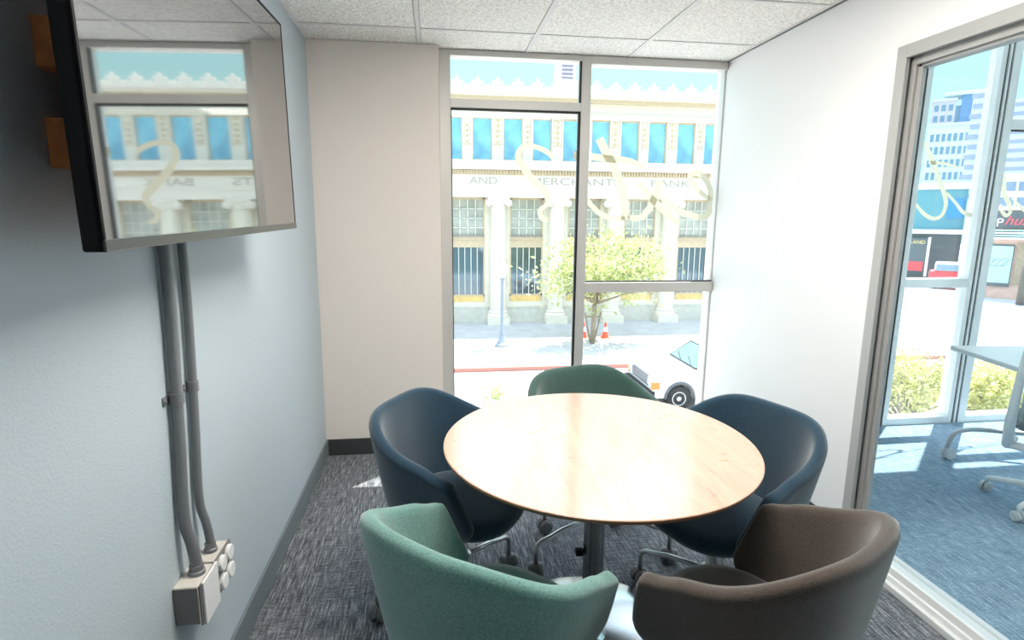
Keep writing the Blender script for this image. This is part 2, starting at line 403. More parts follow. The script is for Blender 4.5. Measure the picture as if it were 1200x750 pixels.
# ------------------------------------------------------------------ window_2 (neighbouring room)
w2 = empty('window_2', (4.5, YW, 0), **ST)
f = MB()
frame_member(f, 3.10, 3.16, 0, HA)
f.box(3.640, 3.672, YW, YW+.09, 0, HA); f.box(3.690, 3.708, YW, YW+.09, 0, HA); f.box(3.724, 3.785, YW, YW+.09, 0, HA)
x = 3.82
for x1 in (4.66, 5.50, 6.34, 7.18):
    frame_member(f, x1, x1+.06, 0, HA)
for a, b_ in [(3.16, 3.64)]:
    frame_member(f, a, b_, .985, 1.045); frame_member(f, a, b_, 0, .05); frame_member(f, a, b_, HA-.04, HA)
for i, (a, b_) in enumerate([(3.785, 4.66), (4.72, 5.50), (5.56, 6.34), (6.40, 7.18)]):
    frame_member(f, a, b_, 2.035, 2.10); frame_member(f, a, b_, 0, .05); frame_member(f, a, b_, HA-.04, HA)
f.build('window_frame', M['alu_white'], w2, bevel=.002)
g = MB(); g.box(3.672, 3.690, YW+.01, YW+.08, 0, HA); g.box(3.708, 3.724, YW+.01, YW+.08, 0, HA); g.box(3.785, 4.66, YW+.01, YW+.03, 2.024, 2.035)
g.build('window_gasket', M['gasket'], w2)
for a, b_, z0, z1 in [(3.16, 3.64, .05, .985), (3.16, 3.64, 1.045, HA-.04)] + [(a, b_, z0, z1) for a, b_ in [(3.785, 4.66), (4.72, 5.50), (5.56, 6.34), (6.40, 7.18)] for z0, z1 in [(.05, 2.024), (2.10, HA-.04)]]:
    B(a, b_, YG+.004, YG+.010, z0, z1).build('window_pane', M['glass'], w2)
# east side of the neighbouring room is glazed too
w3 = empty('window_3', (XE, 1, 0), **ST)
f = MB()
for i in range(6):
    y = YR + i*(YW-YR)/5; f.box(XE, XE+.09, y-.03, y+.03, 0, HA)
f.box(XE, XE+.09, YR, YO, 0, .05); f.box(XE, XE+.09, YR, YO, HA-.05, HA); f.box(XE, XE+.09, YR, YO, .98, 1.04)
f.build('window_frame', M['alu_white'], w3)
B(XE+.04, XE+.046, YR, YW, .05, HA-.05).build('window_pane', M['glass'], w3)

# ------------------------------------------------------------------ glazed partition (door_1 = sliding glass wall)
d1 = empty('door_1', (XR, PY1, 0), **ST)
fr = MB(); x0, x1 = XR-.012, XR+.108
fr.box(x0, x0+.018, PY1-.048, PY1, 0, PZ); fr.box(x0, x0+.018, PY0, PY1-.0481, PZ-.048, PZ)        # face trim
fr.box(XR+.007, x1, PY1-.012, PY1+.001, 0, PZ+.001); fr.box(XR+.007, x1, PY0, PY1-.0121, PZ-.012, PZ+.001)
fr.box(XR+.022, XR+.034, PY1-.060, PY1-.012, .03, PZ-.05)                                      # stop
fr.box(XR+.02, XR+.034, PY0, PY1-.012, PZ-.075, PZ-.012)
fr.box(XR+.034, XR+.054, PY1-.078, PY1-.058, .03, PZ-.06)                                      # glass stile
fr.box(XR+.034, XR+.08, PY0, PY1-.06, PZ-.085, PZ-.02)
fr.build('door_frame', simple('partition_aluminium', (.44, .44, .43), .5, metal=.15), d1, bevel=.002)
gk = MB(); gk.box(XR+.036, XR+.046, PY1-.064, PY1-.056, .03, PZ-.08); 
gk.build('door_gasket', M['gasket'], d1)
tr = MB()
tr.box(XR-.03, XR+.15, PY0, PY1-.012, .0, .018); tr.box(XR-.03, XR-.018, PY0, PY1-.012, .018, .026)
tr.box(XR+.0, XR+.014, PY0, PY1-.012, .018, .040); tr.box(XR+.032, XR+.08, PY0, PY1-.05, .018, .055); tr.box(XR+.125, XR+.15, PY0, PY1-.012, .018, .03)
tr.build('door_sill', M['alu_white'], d1, bevel=.0015)
B(XR+.040, XR+.048, PY0, PY1-.076, .05, PZ-.06).build('door_pane', M['glass_part'], d1)
sc_ = MB()
for z in (.30, .72, 1.15, 1.58, 1.86): sc_.lathe((XR+.040, PY1-.0615, z), [(.0045, -.001), (.0045, .002)], 10, 'y')
sc_.build('screw', M['steel'], d1)

# ------------------------------------------------------------------ lettering on the glass
def catmull(P, k=6):
    out = []
    n = len(P)
    for i in range(n-1):
        p0 = P[max(i-1, 0)]; p1 = P[i]; p2 = P[i+1]; p3 = P[min(i+2, n-1)]
        for j in range(k):
            t = j/k
            out.append(tuple(.5*((2*b_)+(-a+c)*t+(2*a-5*b_+4*c-d)*t*t+(-a+3*b_-3*c+d)*t**3) for a, b_, c, d in zip(p0, p1, p2, p3)))
    out.append(P[-1]); return out
ST_ = {
    'hook': [(0.712, 1.789, 0.0206), (0.68, 1.822, 0.0308), (0.625, 1.847, 0.0307), (0.553, 1.86, 0.0255), (0.513, 1.84, 0.0306), (0.5, 1.789, 0.0408), (0.528, 1.738, 0.041), (0.583, 1.669, 0.0464), (0.638, 1.618, 0.0466), (0.685, 1.562, 0.0416), (0.678, 1.517, 0.0261), (0.64, 1.477, 0.0313), (0.652, 1.433, 0.0314), (0.688, 1.419, 0.021)],
    'nub': [(0.837, 1.811, 0.0413), (0.85, 1.81, 0.0466), (0.866, 1.806, 0.0415)],
    'crossbar': [(0.945, 1.803, 0.0415), (1.03, 1.796, 0.0417), (1.111, 1.791, 0.0418), (1.192, 1.782, 0.0367), (1.254, 1.76, 0.0316), (1.296, 1.736, 0.0158)],
    'diag': [(0.996, 1.911, 0.0517), (1.038, 1.833, 0.052), (1.081, 1.768, 0.0523), (1.125, 1.684, 0.0526), (1.155, 1.598, 0.0529), (1.174, 1.511, 0.0531), (1.181, 1.428, 0.0534)],
    'rib': [(0.93, 1.545, 0.0316), (1.001, 1.475, 0.0317), (1.074, 1.44, 0.0319), (1.141, 1.433, 0.032), (1.18, 1.443, 0.0267)],
    'k1': [(1.26, 1.652, 0.0476), (1.292, 1.614, 0.0425), (1.336, 1.569, 0.0426), (1.391, 1.518, 0.0428), (1.457, 1.465, 0.0431), (1.535, 1.406, 0.0379)],
    'k2': [(1.398, 1.669, 0.0532), (1.381, 1.611, 0.0479), (1.358, 1.547, 0.0481), (1.33, 1.493, 0.0428), (1.291, 1.448, 0.0375), (1.239, 1.435, 0.0374), (1.197, 1.448, 0.0267)],
    'e': [(1.398, 1.577, 0.0267), (1.464, 1.524, 0.0376), (1.53, 1.485, 0.0377), (1.617, 1.456, 0.0379), (1.68, 1.447, 0.0381), (1.728, 1.465, 0.0381), (1.733, 1.527, 0.036), (1.733, 1.606, 0.036), (1.695, 1.679, 0.0376), (1.641, 1.719, 0.0375), (1.594, 1.706, 0.0374), (1.615, 1.658, 0.0375), (1.66, 1.605, 0.0323), (1.735, 1.557, 0.0271)],
    't2': [(3.195, 1.939, 0.0252), (3.27, 1.828, 0.0339), (3.331, 1.717, 0.0341), (3.391, 1.617, 0.0344), (3.415, 1.541, 0.0302), (3.393, 1.47, 0.0259), (3.33, 1.451, 0.0259), (3.251, 1.488, 0.0258), (3.175, 1.558, 0.0171)],
    'cb2': [(3.243, 1.818, 0.0254), (3.344, 1.811, 0.0212), (3.463, 1.792, 0.0128)],
    'n2': [(3.407, 1.624, 0.0172), (3.489, 1.555, 0.0216), (3.558, 1.494, 0.0261), (3.629, 1.472, 0.0262)],
    'o2': [(3.83, 1.74, 0.0346), (3.85, 1.629, 0.0349), (3.905, 1.546, 0.0351), (3.921, 1.497, 0.0264), (3.890, 1.475, 0.0264), (3.85, 1.51, 0.0263), (3.835, 1.551, 0.0174)],
    'p2': [(3.913, 1.598, 0.0175), (4.021, 1.515, 0.022), (4.124, 1.457, 0.0222)],
}
RB = [0]
def ribbon(mb, P):
    RB[0] += 1; P = catmull(P); n = len(P); L = []; R_ = []
    for i, (x, z, w) in enumerate(P):
        a = P[max(i-1, 0)]; b_ = P[min(i+1, n-1)]; dx, dz = b_[0]-a[0], b_[1]-a[1]; l = math.hypot(dx, dz) or 1
        nx, nz = -dz/l*w/2, dx/l*w/2; L.append((x+nx, z+nz)); R_.append((x-nx, z-nz))
    y0 = YG+.0026-.0003*(RB[0] % 5)
    mb.add([(x, y0-i_*2e-6, z) for i_, q in enumerate(zip(L, R_)) for x, z in q], [(2*i, 2*i+1, 2*i+3, 2*i+2) for i in range(n-1)])
s1 = empty('window_lettering', (.9, YG, 1.4), 'cream script lettering seen from behind, stuck on the meeting room window', 'lettering')
for ks in (['hook'], ['nub', 'crossbar', 'diag', 'rib'], ['k1', 'k2'], ['e']):
    mb = MB(); [ribbon(mb, ST_[k]) for k in ks]; mb.build('letter', M['vinyl'], s1)
s2 = empty('window_lettering', (3.5, YG, 1.4), 'cream script lettering on the neighbouring room window beyond the partition', 'lettering')
for ks in (['t2', 'cb2'], ['n2'], ['o2'], ['p2']):
    mb = MB(); [ribbon(mb, ST_[k]) for k in ks]; mb.build('letter', M['vinyl'], s2)

# ------------------------------------------------------------------ television on its wall mount
TY0, TY1, TZ0, TZ1, TX = .944, 2.075, 1.390, 2.045, -.488
tv = empty('television', (TX-.02, (TY0+TY1)/2, TZ0), 'large flat black television whose glossy screen mirrors the window', 'television')
B(TX-.034, TX-.004, TY0, TY1, TZ0, TZ1).build('back_shell', M['black'], tv, bevel=.004)
bz = MB(); e_ = .007
bz.box(TX-.004, TX, TY0, TY0+e_, TZ0, TZ1); bz.box(TX-.004, TX, TY1-e_, TY1, TZ0, TZ1); bz.box(TX-.004, TX, TY0, TY1, TZ1-e_, TZ1)
bz.build('bezel', M['black'], tv, bevel=.001)
B(TX-.004, TX+.002, TY0, TY1, TZ0, TZ0+.019).build('bottom_trim', M['tvgrey'], tv, bevel=.0015)
sm = MB(); nu = 24
grid = []
for i in range(nu+1):
    for j in range(13):
        u = i/nu; v = j/12; y = TY0+e_+(TY1-TY0-2*e_)*u; z = TZ0+.019+(TZ1-TZ0-.026)*v
        grid.append((TX-.0012-.0015*math.sin(PI*u), y, z))
sm.add(grid, [(i*13+j, (i+1)*13+j, (i+1)*13+j+1, i*13+j+1) for i in range(nu) for j in range(12)])
sm.build('screen', M['screen'], tv, smooth=True)
B(TX-.058, TX-.034, TY0+.22, TY1-.22, TZ0+.10, TZ1-.16).build('electronics_housing', M['black'], tv, bevel=.006)
tv.rotation_euler = (.011, -.012, -.019)
mt = empty('wall_mount', (XL, 1.45, 1.6), 'black steel bracket behind the television, fixed to the pale wall', 'wall mount')
B(XL, XL+.012, 1.24, 1.74, 1.46, 1.92).build('wall_plate', M['black'], mt, bevel=.002)
for z in (1.56, 1.80): MB().tube([(XL+.012, 1.34, z), (XL+.07, 1.42, z), (XL+.122, 1.36, z)], .012).build('arm', M['black'], mt)
for y in (1.30, 1.66): B(TX-.066, TX-.058, y-.02, y+.02, 1.45, 1.95).build('rail', M['black'], mt)
for (z0, z1, y0, lab) in [(1.688, 1.772, 1.130, 'upper orange plywood block on the wall behind the television'), (1.522, 1.606, 1.132, 'lower orange plywood block on the wall behind the television')]:
    B(XL, XL+.040, y0, 1.236, z0, z1).build('plywood_block', M['plywood'], bevel=.002, label=lab, cat='wooden block', group='plywood blocks behind the television')

# ------------------------------------------------------------------ conduits and outlet boxes on the left wall
def conduit(y_top, y_bot, z_bot, r, label, clampz):
    t = empty('conduit', (XL, y_bot, z_bot), label, 'conduit', 'grey conduits below the television')
    x = XL+r+.004
    MB().tube(catmull([(x, y_top, 1.46), (x, y_top, 1.2), (x, (y_top+y_bot)/2, .9), (x, y_bot, .68), (x+.012, y_bot, .60), (x+.018, y_bot, .55), (x+.018, y_bot, z_bot)], 5), r, 14).build('pipe', M['conduit'], t, smooth=True)
    yc = y_top+(y_bot-y_top)*(1.2-clampz)/.6 if clampz < 1.2 else y_top
    c = MB(); c.tube([(x, yc, clampz-.014), (x, yc, clampz+.014)], r+.0035, 14); c.box(XL, XL+.004, yc-r-.022, yc+r+.006, clampz-.011, clampz+.011)
    c.lathe((XL+.004, yc-r-.014, clampz), [(.005, 0), (.004, .003)], 10, 'x')
    c.build('clamp', M['conduit'], t, autos=.7)
    k = MB(); k.lathe((x+.018, y_bot, z_bot+.0), [(r+.006, 0), (r+.006, .010), (r+.003, .012), (r+.003, .026)], 16); k.build('connector', M['conduit'], t, autos=.6)
    return t
conduit(1.485, 1.445, .512, .0145, 'thicker grey conduit under the television, left one, running down to the square box', .985)
conduit(1.592, 1.548, .512, .0115, 'thinner grey conduit under the television, right one, running down to the round-knockout box', .985)
MB().tube(catmull([(XL+.006, 1.524, 1.46), (XL+.006, 1.521, 1.1), (XL+.006, 1.514, .8), (XL+.008, 1.492, .58), (XL+.012, 1.488, .505)], 5), .004, 8).build('wall_cable', M['wire'], smooth=True, label='thin pale cable running down the wall between the two conduits', cat='cable')
bx = empty('junction_box', (XL, 1.435, .40), 'square steel wall box with a blank white cover plate and dark side', 'electrical box', 'outlet boxes below the conduits')
B(XL, XL+.060, 1.385, 1.487, .405, .512).build('box_body', M['box'], bx, bevel=.003)
B(XL+.001, XL+.059, 1.3825, 1.385, .408, .509).build('side_plate', M['boxgrey'], bx)
B(XL+.060, XL+.064, 1.388, 1.486, .400, .510).build('gasket', M['boxgrey'], bx)
B(XL+.064, XL+.071, 1.396, 1.492, .395, .515).build('cover_plate', M['plate'], bx, bevel=.002)
b2 = empty('outlet_box', (XL, 1.545, .41), 'steel wall box with four round white outlet caps, behind the blank box', 'electrical box', 'outlet boxes below the conduits')
B(XL, XL+.060, 1.495, 1.600, .412, .512).build('box_body', M['box'], b2, bevel=.003)
B(XL+.060, XL+.066, 1.497, 1.604, .405, .514).build('cover_plate', M['boxgrey'], b2, bevel=.002)
for y in (1.524, 1.577):
    for z in (.432, .487):
        MB().lathe((XL+.066, y, z), [(.0225, 0), (.0225, .008), (.020, .0105)], 20, 'x').build('outlet_cap', M['plate'], b2, autos=.6)

# ------------------------------------------------------------------ round table
TXc, TYc, TR = .506, 1.665, .4916
tb = empty('round_table', (TXc, TYc, 0), 'round meeting table with a glossy light cherry top on a polished disc base', 'table')
MB().lathe((TXc, TYc, .715), [(TR-.034, .002), (TR-.016, .006), (TR-.003, .013), (TR, .0195), (TR-.0015, .0215)], 128).build('table_edge', M['edge'], tb, autos=.6)
MB().lathe((TXc, TYc, .7366), [(TR-.0010, 0), (TR-.0005, .0018), (TR-.003, .0034)], 128).build('tabletop', M['veneer'], tb, autos=.5)
prof = []
nfl = 8
ring0 = []
for j in range(96):
    a = 2*PI*j/96; r = .034 - .005*max(0, math.cos(nfl*a))
    ring0.append((TXc+r*math.cos(a), TYc+r*math.sin(a)))
MB().ring_stack([[(x, y, .03) for x, y in ring0], [(x, y, .70) for x, y in ring0]]).build('column', M['column'], tb)
MB().lathe((TXc, TYc, .0), [(.352, .002), (.355, .010), (.345, .016), (.25, .024), (.12, .034), (.05, .042), (.036, .06)], 96).build('base', M['polished'], tb, autos=.6)
sp = MB(); sp.lathe((TXc, TYc, .690), [(.05, 0), (.09, .01), (.17, .016), (.17, .025)], 40); sp.build('mounting_plate', M['column'], tb, autos=.5)
B(TXc-.062, TXc-.036, TYc-.012, TYc+.012, .34, .36).build('height_lever', M['black'], tb, bevel=.003)

# ------------------------------------------------------------------ tub chairs
def shell_surface():
    a, b_, yt, zb, zt = .275, .265, .108, .79, .642
    NS, NV = 44, 12
    cols = []
    for i in range(NS+1):
        s = -1+2*i/NS; u = abs(s); sg = 1 if s >= 0 else -1
        # plan direction
        n = 2.7
        if u <= .7:
            t = u/.7*PI/2; px = a*max(0, math.sin(t))**(2/n); py = -b_*max(0, math.cos(t))**(2/n); fr_ = 0
        else:
            fr_ = (u-.7)/.3; px = a; py = yt*fr_
        zr = zt+(zb-zt)*(.5+.5*math.cos(PI*min(1, max(0, (u-.12)/.88))))
        col = []
        for j in range(NV+1):
            v = j/NV
            if v < .34:
                q = v/.34; k = .40+(.80-.40)*math.sin(q*PI/2); z = .392+.068*(1-math.cos(q*PI/2))
            else:
                q = (v-.34)/.66; k = .80+.20*q**.9; z = .460+(zr-.460)*q
            # the front edge reaches forward lower down, then tucks under the seat
            if fr_ > 0:
                h = max(0, min(1, (z-.460)/(zt-.460)))
                fwd = .075*(1-h)**1.0*fr_ if v >= .34 else .075*(v/.34)**.7*fr_
                y = py*(k if v >= .34 else k)+fwd
                # round the top front corner
                if fr_ > .7 and v > .85: z -= .012*((fr_-.7)/.3)**2*((v-.85)/.15)
            else: y = py*k
            col.append((sg*px*k, y, z))
        cols.append(col)
    mb = MB()
    mb.add([p for c in cols for p in c], [(i*(NV+1)+j, (i+1)*(NV+1)+j, (i+1)*(NV+1)+j+1, i*(NV+1)+j+1) for i in range(NS) for j in range(NV)])
    return mb
def superplan(ax, ay, n, k, yo=0, num=48):
    r = []
    for j in range(num):
        t = 2*PI*j/num; c, s = math.cos(t), math.sin(t)
        r.append((k*ax*math.copysign(abs(c)**(2/n), c), yo+k*ay*math.copysign(abs(s)**(2/n), s)))
    return r
def chair(x, y, rot, fab, label, off=0):
    t = empty('tub_chair', (0, 0, 0), label, 'chair', None)
    sh = shell_surface().build('shell', fab, t, solid=.042, subsurf=1)
    sh.modifiers['solid'].offset = 0
    c = MB(); rings = []
    for k, z in [(.55, .388), (.86, .392), (.975, .403), (1.0, .420), (.99, .438), (.95, .450), (.80, .460), (.45, .466), (.1, .467)]:
        rings.append([(px, py, z) for px, py in superplan(.212, .222, 2.7, k, .010)])
    c.ring_stack(rings).build('seat_cushion', fab, t, smooth=True)
    MB().lathe((0, 0, .10), [(.052, .255), (.052, .270), (.028, .255), (.028, .13), (.04, .12), (.04, .08), (.02, .07)], 20).build('swivel_post', M['steel'], t, autos=.6)
    pl = MB(); pl.lathe((0, 0, .350), [(.13, 0), (.15, .012), (.15, .028)], 28); pl.build('seat_plate', M['black'], t, autos=.6)
    for k in range(4):
        a = D(90+off+(-75, 75, 145, -145)[k]); ca, sa = math.cos(a), math.sin(a); R_ = .300
        leg = MB().tube([(ca*.03, sa*.03, .200), (ca*.18, sa*.18, .178), (ca*.235, sa*.235, .160), (ca*.275, sa*.275, .152), (ca*.293, sa*.293, .140), (ca*R_, sa*R_, .122), (ca*R_, sa*R_, .055)], .0095, 10).build('leg', M['steel'], t, smooth=True)
        w = MB(); d = Vector((math.cos(a+1.1), math.sin(a+1.1), 0)); n_ = Vector((-d.y, d.x, 0)); cc = Vector((ca*R_, sa*R_, .0315))
        for sgn in (-1, 1):
            rings = []
            for rr, h in [(.012, .006), (.029, .006), (.031, .010), (.031, .024), (.026, .031), (.010, .0325)]:
                rings.append([cc + d*rr*math.cos(2*PI*j/18) + Vector((0, 0, 1))*rr*math.sin(2*PI*j/18) + n_*sgn*h for j in range(18)])
            w.ring_stack(rings)
        hood = [cc + d*.034*math.cos(q) + Vector((0, 0, .034*math.sin(q))) for q in [i*PI/8 for i in range(0, 9)]]
        w.ring_stack([[p+n_*-.006 for p in hood], [p+n_*.006 for p in hood]])
        w.build('caster', M['caster'], leg, autos=.7)
    t.location = (x, y, 0); t.rotation_euler = (0, 0, rot)
    return t
F_green = fabric('sage_teal_wool', (.125, .255, .23)); F_dkgreen = fabric('bottle_green_wool', (.038, .088, .075))
F_blue = fabric('petrol_blue_wool', (.012, .040, .068)); F_brown = fabric('taupe_brown_wool', (.066, .050, .041))
chair(.073, 1.904, -2.074, F_blue, 'petrol blue tub chair near the beige pier, facing right toward the table')
chair(.963, 1.715, 1.926, F_blue, 'petrol blue tub chair against the white right wall, behind the brown chair')
chair(.668, 2.142, 3.457, F_dkgreen, 'bottle green tub chair with its back to the window', -15)
chair(.126, 1.254, -.76, F_green, 'light sage green tub chair in the foreground, its back to the camera')
chair(.749, 1.175, .524, F_brown, 'taupe brown tub chair in the foreground beside the glass partition', 15)

# ------------------------------------------------------------------ neighbouring room furniture
wt = empty('training_table', (3.4, 2.5, 0), 'white laminate table with a bent grey caster leg in the next room', 'table')
tp = MB(); tp.prism([(2.80, 2.30), (4.3, 2.05), (4.42, 2.60), (2.90, 2.79)], .713, .74, 'z')
tp.build('tabletop', M['white_top'], wt, bevel=.006)
MB().tube(catmull([(3.097, 2.90, .045), (3.10, 2.895, .10), (3.13, 2.90, .15), (3.20, 2.91, .168), (3.35, 2.90, .168), (3.75, 2.72, .165), (3.95, 2.62, .16)], 5), .014, 12).build('foot', simple('grey_painted_tube', (.42, .44, .46), .4, metal=.4), wt, smooth=True)
MB().tube([(3.80, 2.69, .16), (3.72, 2.45, .40), (3.68, 2.36, .713)], .02, 12).build('leg', M['steel'], wt, smooth=True)
cs = MB(); cs.lathe((3.097, 2.885, .036), [(.01, -.022), (.034, -.022), (.036, -.016), (.036, -.003), (.03, 0), (.036, .003), (.036, .016), (.034, .022), (.01, .022)], 22, 'y')
cs.build('caster', simple('pale_grey_caster', (.5, .52, .53), .4), wt, autos=.6)
oc = empty('task_chair', (3.07, 2.24, 0), 'white plastic task chair with slatted back, partly out of view at the next room table', 'chair')
MB().lathe((3.07, 2.24, .06), [(.045, 0), (.045, .05), (.025, .06), (.025, .34), (.05, .35), (.08, .36)], 20).build('gas_post', M['white_plastic'], oc, autos=.6)
a0 = math.atan2(2.489-2.24, 2.937-3.07)
for k in range(5):
    a = a0 + k*2*PI/5; ca, sa = math.cos(a), math.sin(a); R_ = .285
    leg = MB().tube([(3.07+ca*.02, 2.24+sa*.02, .105), (3.07+ca*.15, 2.24+sa*.15, .098), (3.07+ca*.26, 2.24+sa*.26, .080), (3.07+ca*R_, 2.24+sa*R_, .076), (3.07+ca*R_, 2.24+sa*R_, .05)], [.022, .018, .015, .012, .008], 12).build('leg', M['white_plastic'], oc, smooth=True)
    w = MB(); d = Vector((math.cos(a+1.3), math.sin(a+1.3), 0)); n_ = Vector((-d.y, d.x, 0)); cc = Vector((3.07+ca*R_, 2.24+sa*R_, .027))
    for sgn in (-1, 1):
        w.ring_stack([[cc + d*rr*math.cos(2*PI*j/18) + Vector((0, 0, 1))*rr*math.sin(2*PI*j/18) + n_*sgn*h for j in range(18)] for rr, h in [(.01, .004), (.0265, .004), (.0265, .02), (.02, .026), (.006, .027)]])
    w.build('caster', simple('light_grey_wheel', (.55, .58, .58), .4) if k == 0 else bpy.data.materials['light_grey_wheel'], leg, autos=.6)
# seat, back of the task chair: local frame, facing +u
fu = Vector((.80, .60, 0)).normalized(); su = Vector((-fu.y, fu.x, 0)); oc_c = Vector((3.07, 2.24, 0))
def L(f_, s_, z): return oc_c + fu*f_ + su*s_ + Vector((0, 0, z))
c = MB(); rings = []
for k, z in [(.8, .42), (1, .435), (1, .455), (.93, .475), (.5, .482)]:
    rings.append([L(py, px, z) for px, py in superplan(.225, .225, 3, k, .0)])
c.ring_stack(rings).build('seat', M['mesh_grey'], oc, smooth=True)
c = MB()
for s_ in (-.205, .205):
    c.tube([L(-.02, s_, .34), L(-.17, s_*1.05, .35), L(-.255, s_*1.05, .47), L(-.275, s_, .70), L(-.305, s_*.95, .88)], [.022, .024, .022, .018, .014], 10)
c.tube([L(-.305, -.195, .88), L(-.320, -.1, .892), L(-.325, 0, .895), L(-.320, .1, .892), L(-.305, .195, .88)], .012, 8)
c.tube([L(-.17, -.21, .35), L(-.19, 0, .345), L(-.17, .21, .35)], .02, 10)
c.build('back_frame', M['white_plastic'], oc, smooth=True)
c = MB()
for i in range(15):
    s_ = -.18+i*.36/14; c.tube([L(-.245, s_, .50), L(-.270, s_, .62), L(-.280, s_, .74), L(-.312, s_, .885)], .0065, 6)
c.build('back_slats', simple('pale_grey_slats', (.60, .66, .67), .5), oc, smooth=True)

# ------------------------------------------------------------------ outside: street
YF = 27.6
B(-40, 60, 19.25, 70, G-.4, G).build('sidewalk', M['sidewalk'], **ST)
B(-40, 120, 8.5, 19.0, G-.4, G-.13).build('road', M['asphalt'], **ST)
B(-40, 38, 19.0, 19.25, G-.4, G+.01).build('curb', M['curb'], **ST)
B(-40, 120, 3.7, 8.5, G-.4, G-.001).build('sidewalk_near', M['sidewalk'], **ST)
B(60, 120, 19.0, 120, G-.4, G-.12).build('road_side', M['asphalt'], **ST)

# ------------------------------------------------------------------ bank building
P0, DP = .13, 2.86
bank = empty('bank_building', (7, YF, G), 'cream stone bank with ionic columns and carved inscription across the street', 'building')
X0, X1 = P0-3*DP+.1, P0+7*DP-.1
wm = MB()
# solid masonry with real openings
bays = list(range(-3, 7))
def bayc(k): return P0+DP*(k+.5)
wm.box(X0, X1, YF, YF+.6, G, G+.0) if False else None
wm.box(X0, X1, YF, YF+.5, -2.72, -2.72+.001)
wm = MB()
wm.box(X0, X1, YF-.05, YF+.5, G, -2.72)                       # base wall
edges = [X0]+[v for k in bays for v in (bayc(k)-.82, bayc(k)+.82)]+[X1]
for i in range(0, len(edges), 2): wm.box(edges[i], edges[i+1], YF, YF+.5, -2.72, 2.31)
wm.box(X0, X1, YF, YF+.5, 2.31, 4.02)
up = []
for k in bays: up += [(bayc(k)-.70-.46, bayc(k)-.70+.46), (bayc(k)+.70-.46, bayc(k)+.70+.46)]
e2 = [X0]+[v for q in up for v in q]+[X1]
for i in range(0, len(e2), 2): wm.box(e2[i], e2[i+1], YF-.05, YF+.5, 4.02, 6.0)
wm.box(X0, X1, YF-.05, YF+.5, 6.0, 7.2)
wm.box(X0, X1, YF+.5, YF+14, G, 6.6)                          # the body of the building behind
wm.build('wall', M['stone'], bank)
wb = MB(); wb.box(X0, X1, YF-.09, YF-.05, G, -3.02); wb.box(X0, X1, YF-.12, YF, -3.02, -2.94); wb.build('granite_base', M['stone_grey'], bank)
en = MB()
en.box(X0, X1, YF-.62, YF, 2.31, 2.70); en.box(X0, X1, YF-.66, YF, 2.70, 2.80); en.box(X0, X1, YF-.60, YF, 2.80, 3.32)
en.box(X0, X1, YF-.80, YF, 3.56, 3.72); en.box(X0, X1, YF-.66, YF, 3.72, 3.99)
en.build('entablature', M['stone_white'], bank)
dm = MB(); dm.box(X0, X1, YF-.62, YF, 3.32, 3.56)
x = X0+.05
while x < X1-.1: dm.box(x, x+.07, YF-.70, YF-.62, 3.36, 3.54); x += .14
dm.build('dentil_band', M['stone_tan'], bank)
co = MB(); co.box(X0, X1, YF-.15, YF-.05, 6.15, 6.24); co.box(X0, X1, YF-.55, YF, 6.86, 6.98); co.box(X0, X1, YF-.7, YF, 6.98, 7.10); co.box(X0, X1, YF-.62, YF, 7.10, 7.22)
co.build('cornice', M['stone_white'], bank)
cb = MB(); cb.box(X0, X1, YF-.35, YF-.05, 6.70, 6.86); cb.build('cornice_shadow_strip', M['stone_tan'], bank)  # tan strip paints in the shadow line under the cornice
# crest of palmettes
x = 1.08-.925*9
pal = None
while x < X1-.3:
    if pal is None:
        mb = MB(); px, py = x, YF-.5
        mb.prism([(x-.22, 7.22), (x+.22, 7.22), (x+.20, 7.30), (x-.20, 7.30)], py-.06, py+.06)
        mb.prism([(x-.07, 7.30), (x+.07, 7.30), (x+.11, 7.44), (x+.07, 7.58), (x, 7.66), (x-.07, 7.58), (x-.11, 7.44)], py-.05, py+.05)
        for s_ in (-1, 1):
            mb.prism([(x+s_*.08, 7.30), (x+s_*.20, 7.30), (x+s_*.27, 7.38), (x+s_*.24, 7.48), (x+s_*.16, 7.46)], py-.045, py+.045)
            mb.prism([(x+s_*.30, 7.22), (x+s_*.42, 7.22), (x+s_*.44, 7.29), (x+s_*.36, 7.33)], py-.04, py+.04)
        pal = mb.build('palmette', M['stone_white'], bank); first = x
    else:
        q = pal.copy(); C.objects.link(q); q.parent = bank; q.location = (x-first, 0, 0)
    x += .925
# carved inscription: FARMERS / AND / MERCHANTS / BANK
for txt, xc, wd in [('FARMERS', -1.35, 3.2), ('AND', 2.27, 1.30), ('MERCHANTS', 6.65, 4.35), ('BANK', 11.35, 2.0)]:
    o = text_obj('carved_lettering', txt, .46, (xc, YF-.605, 2.91), (PI/2, 0, 0), M['letter_stone'], bank, .012)
    o.scale.x = wd/max(.01, o.dimensions.x)
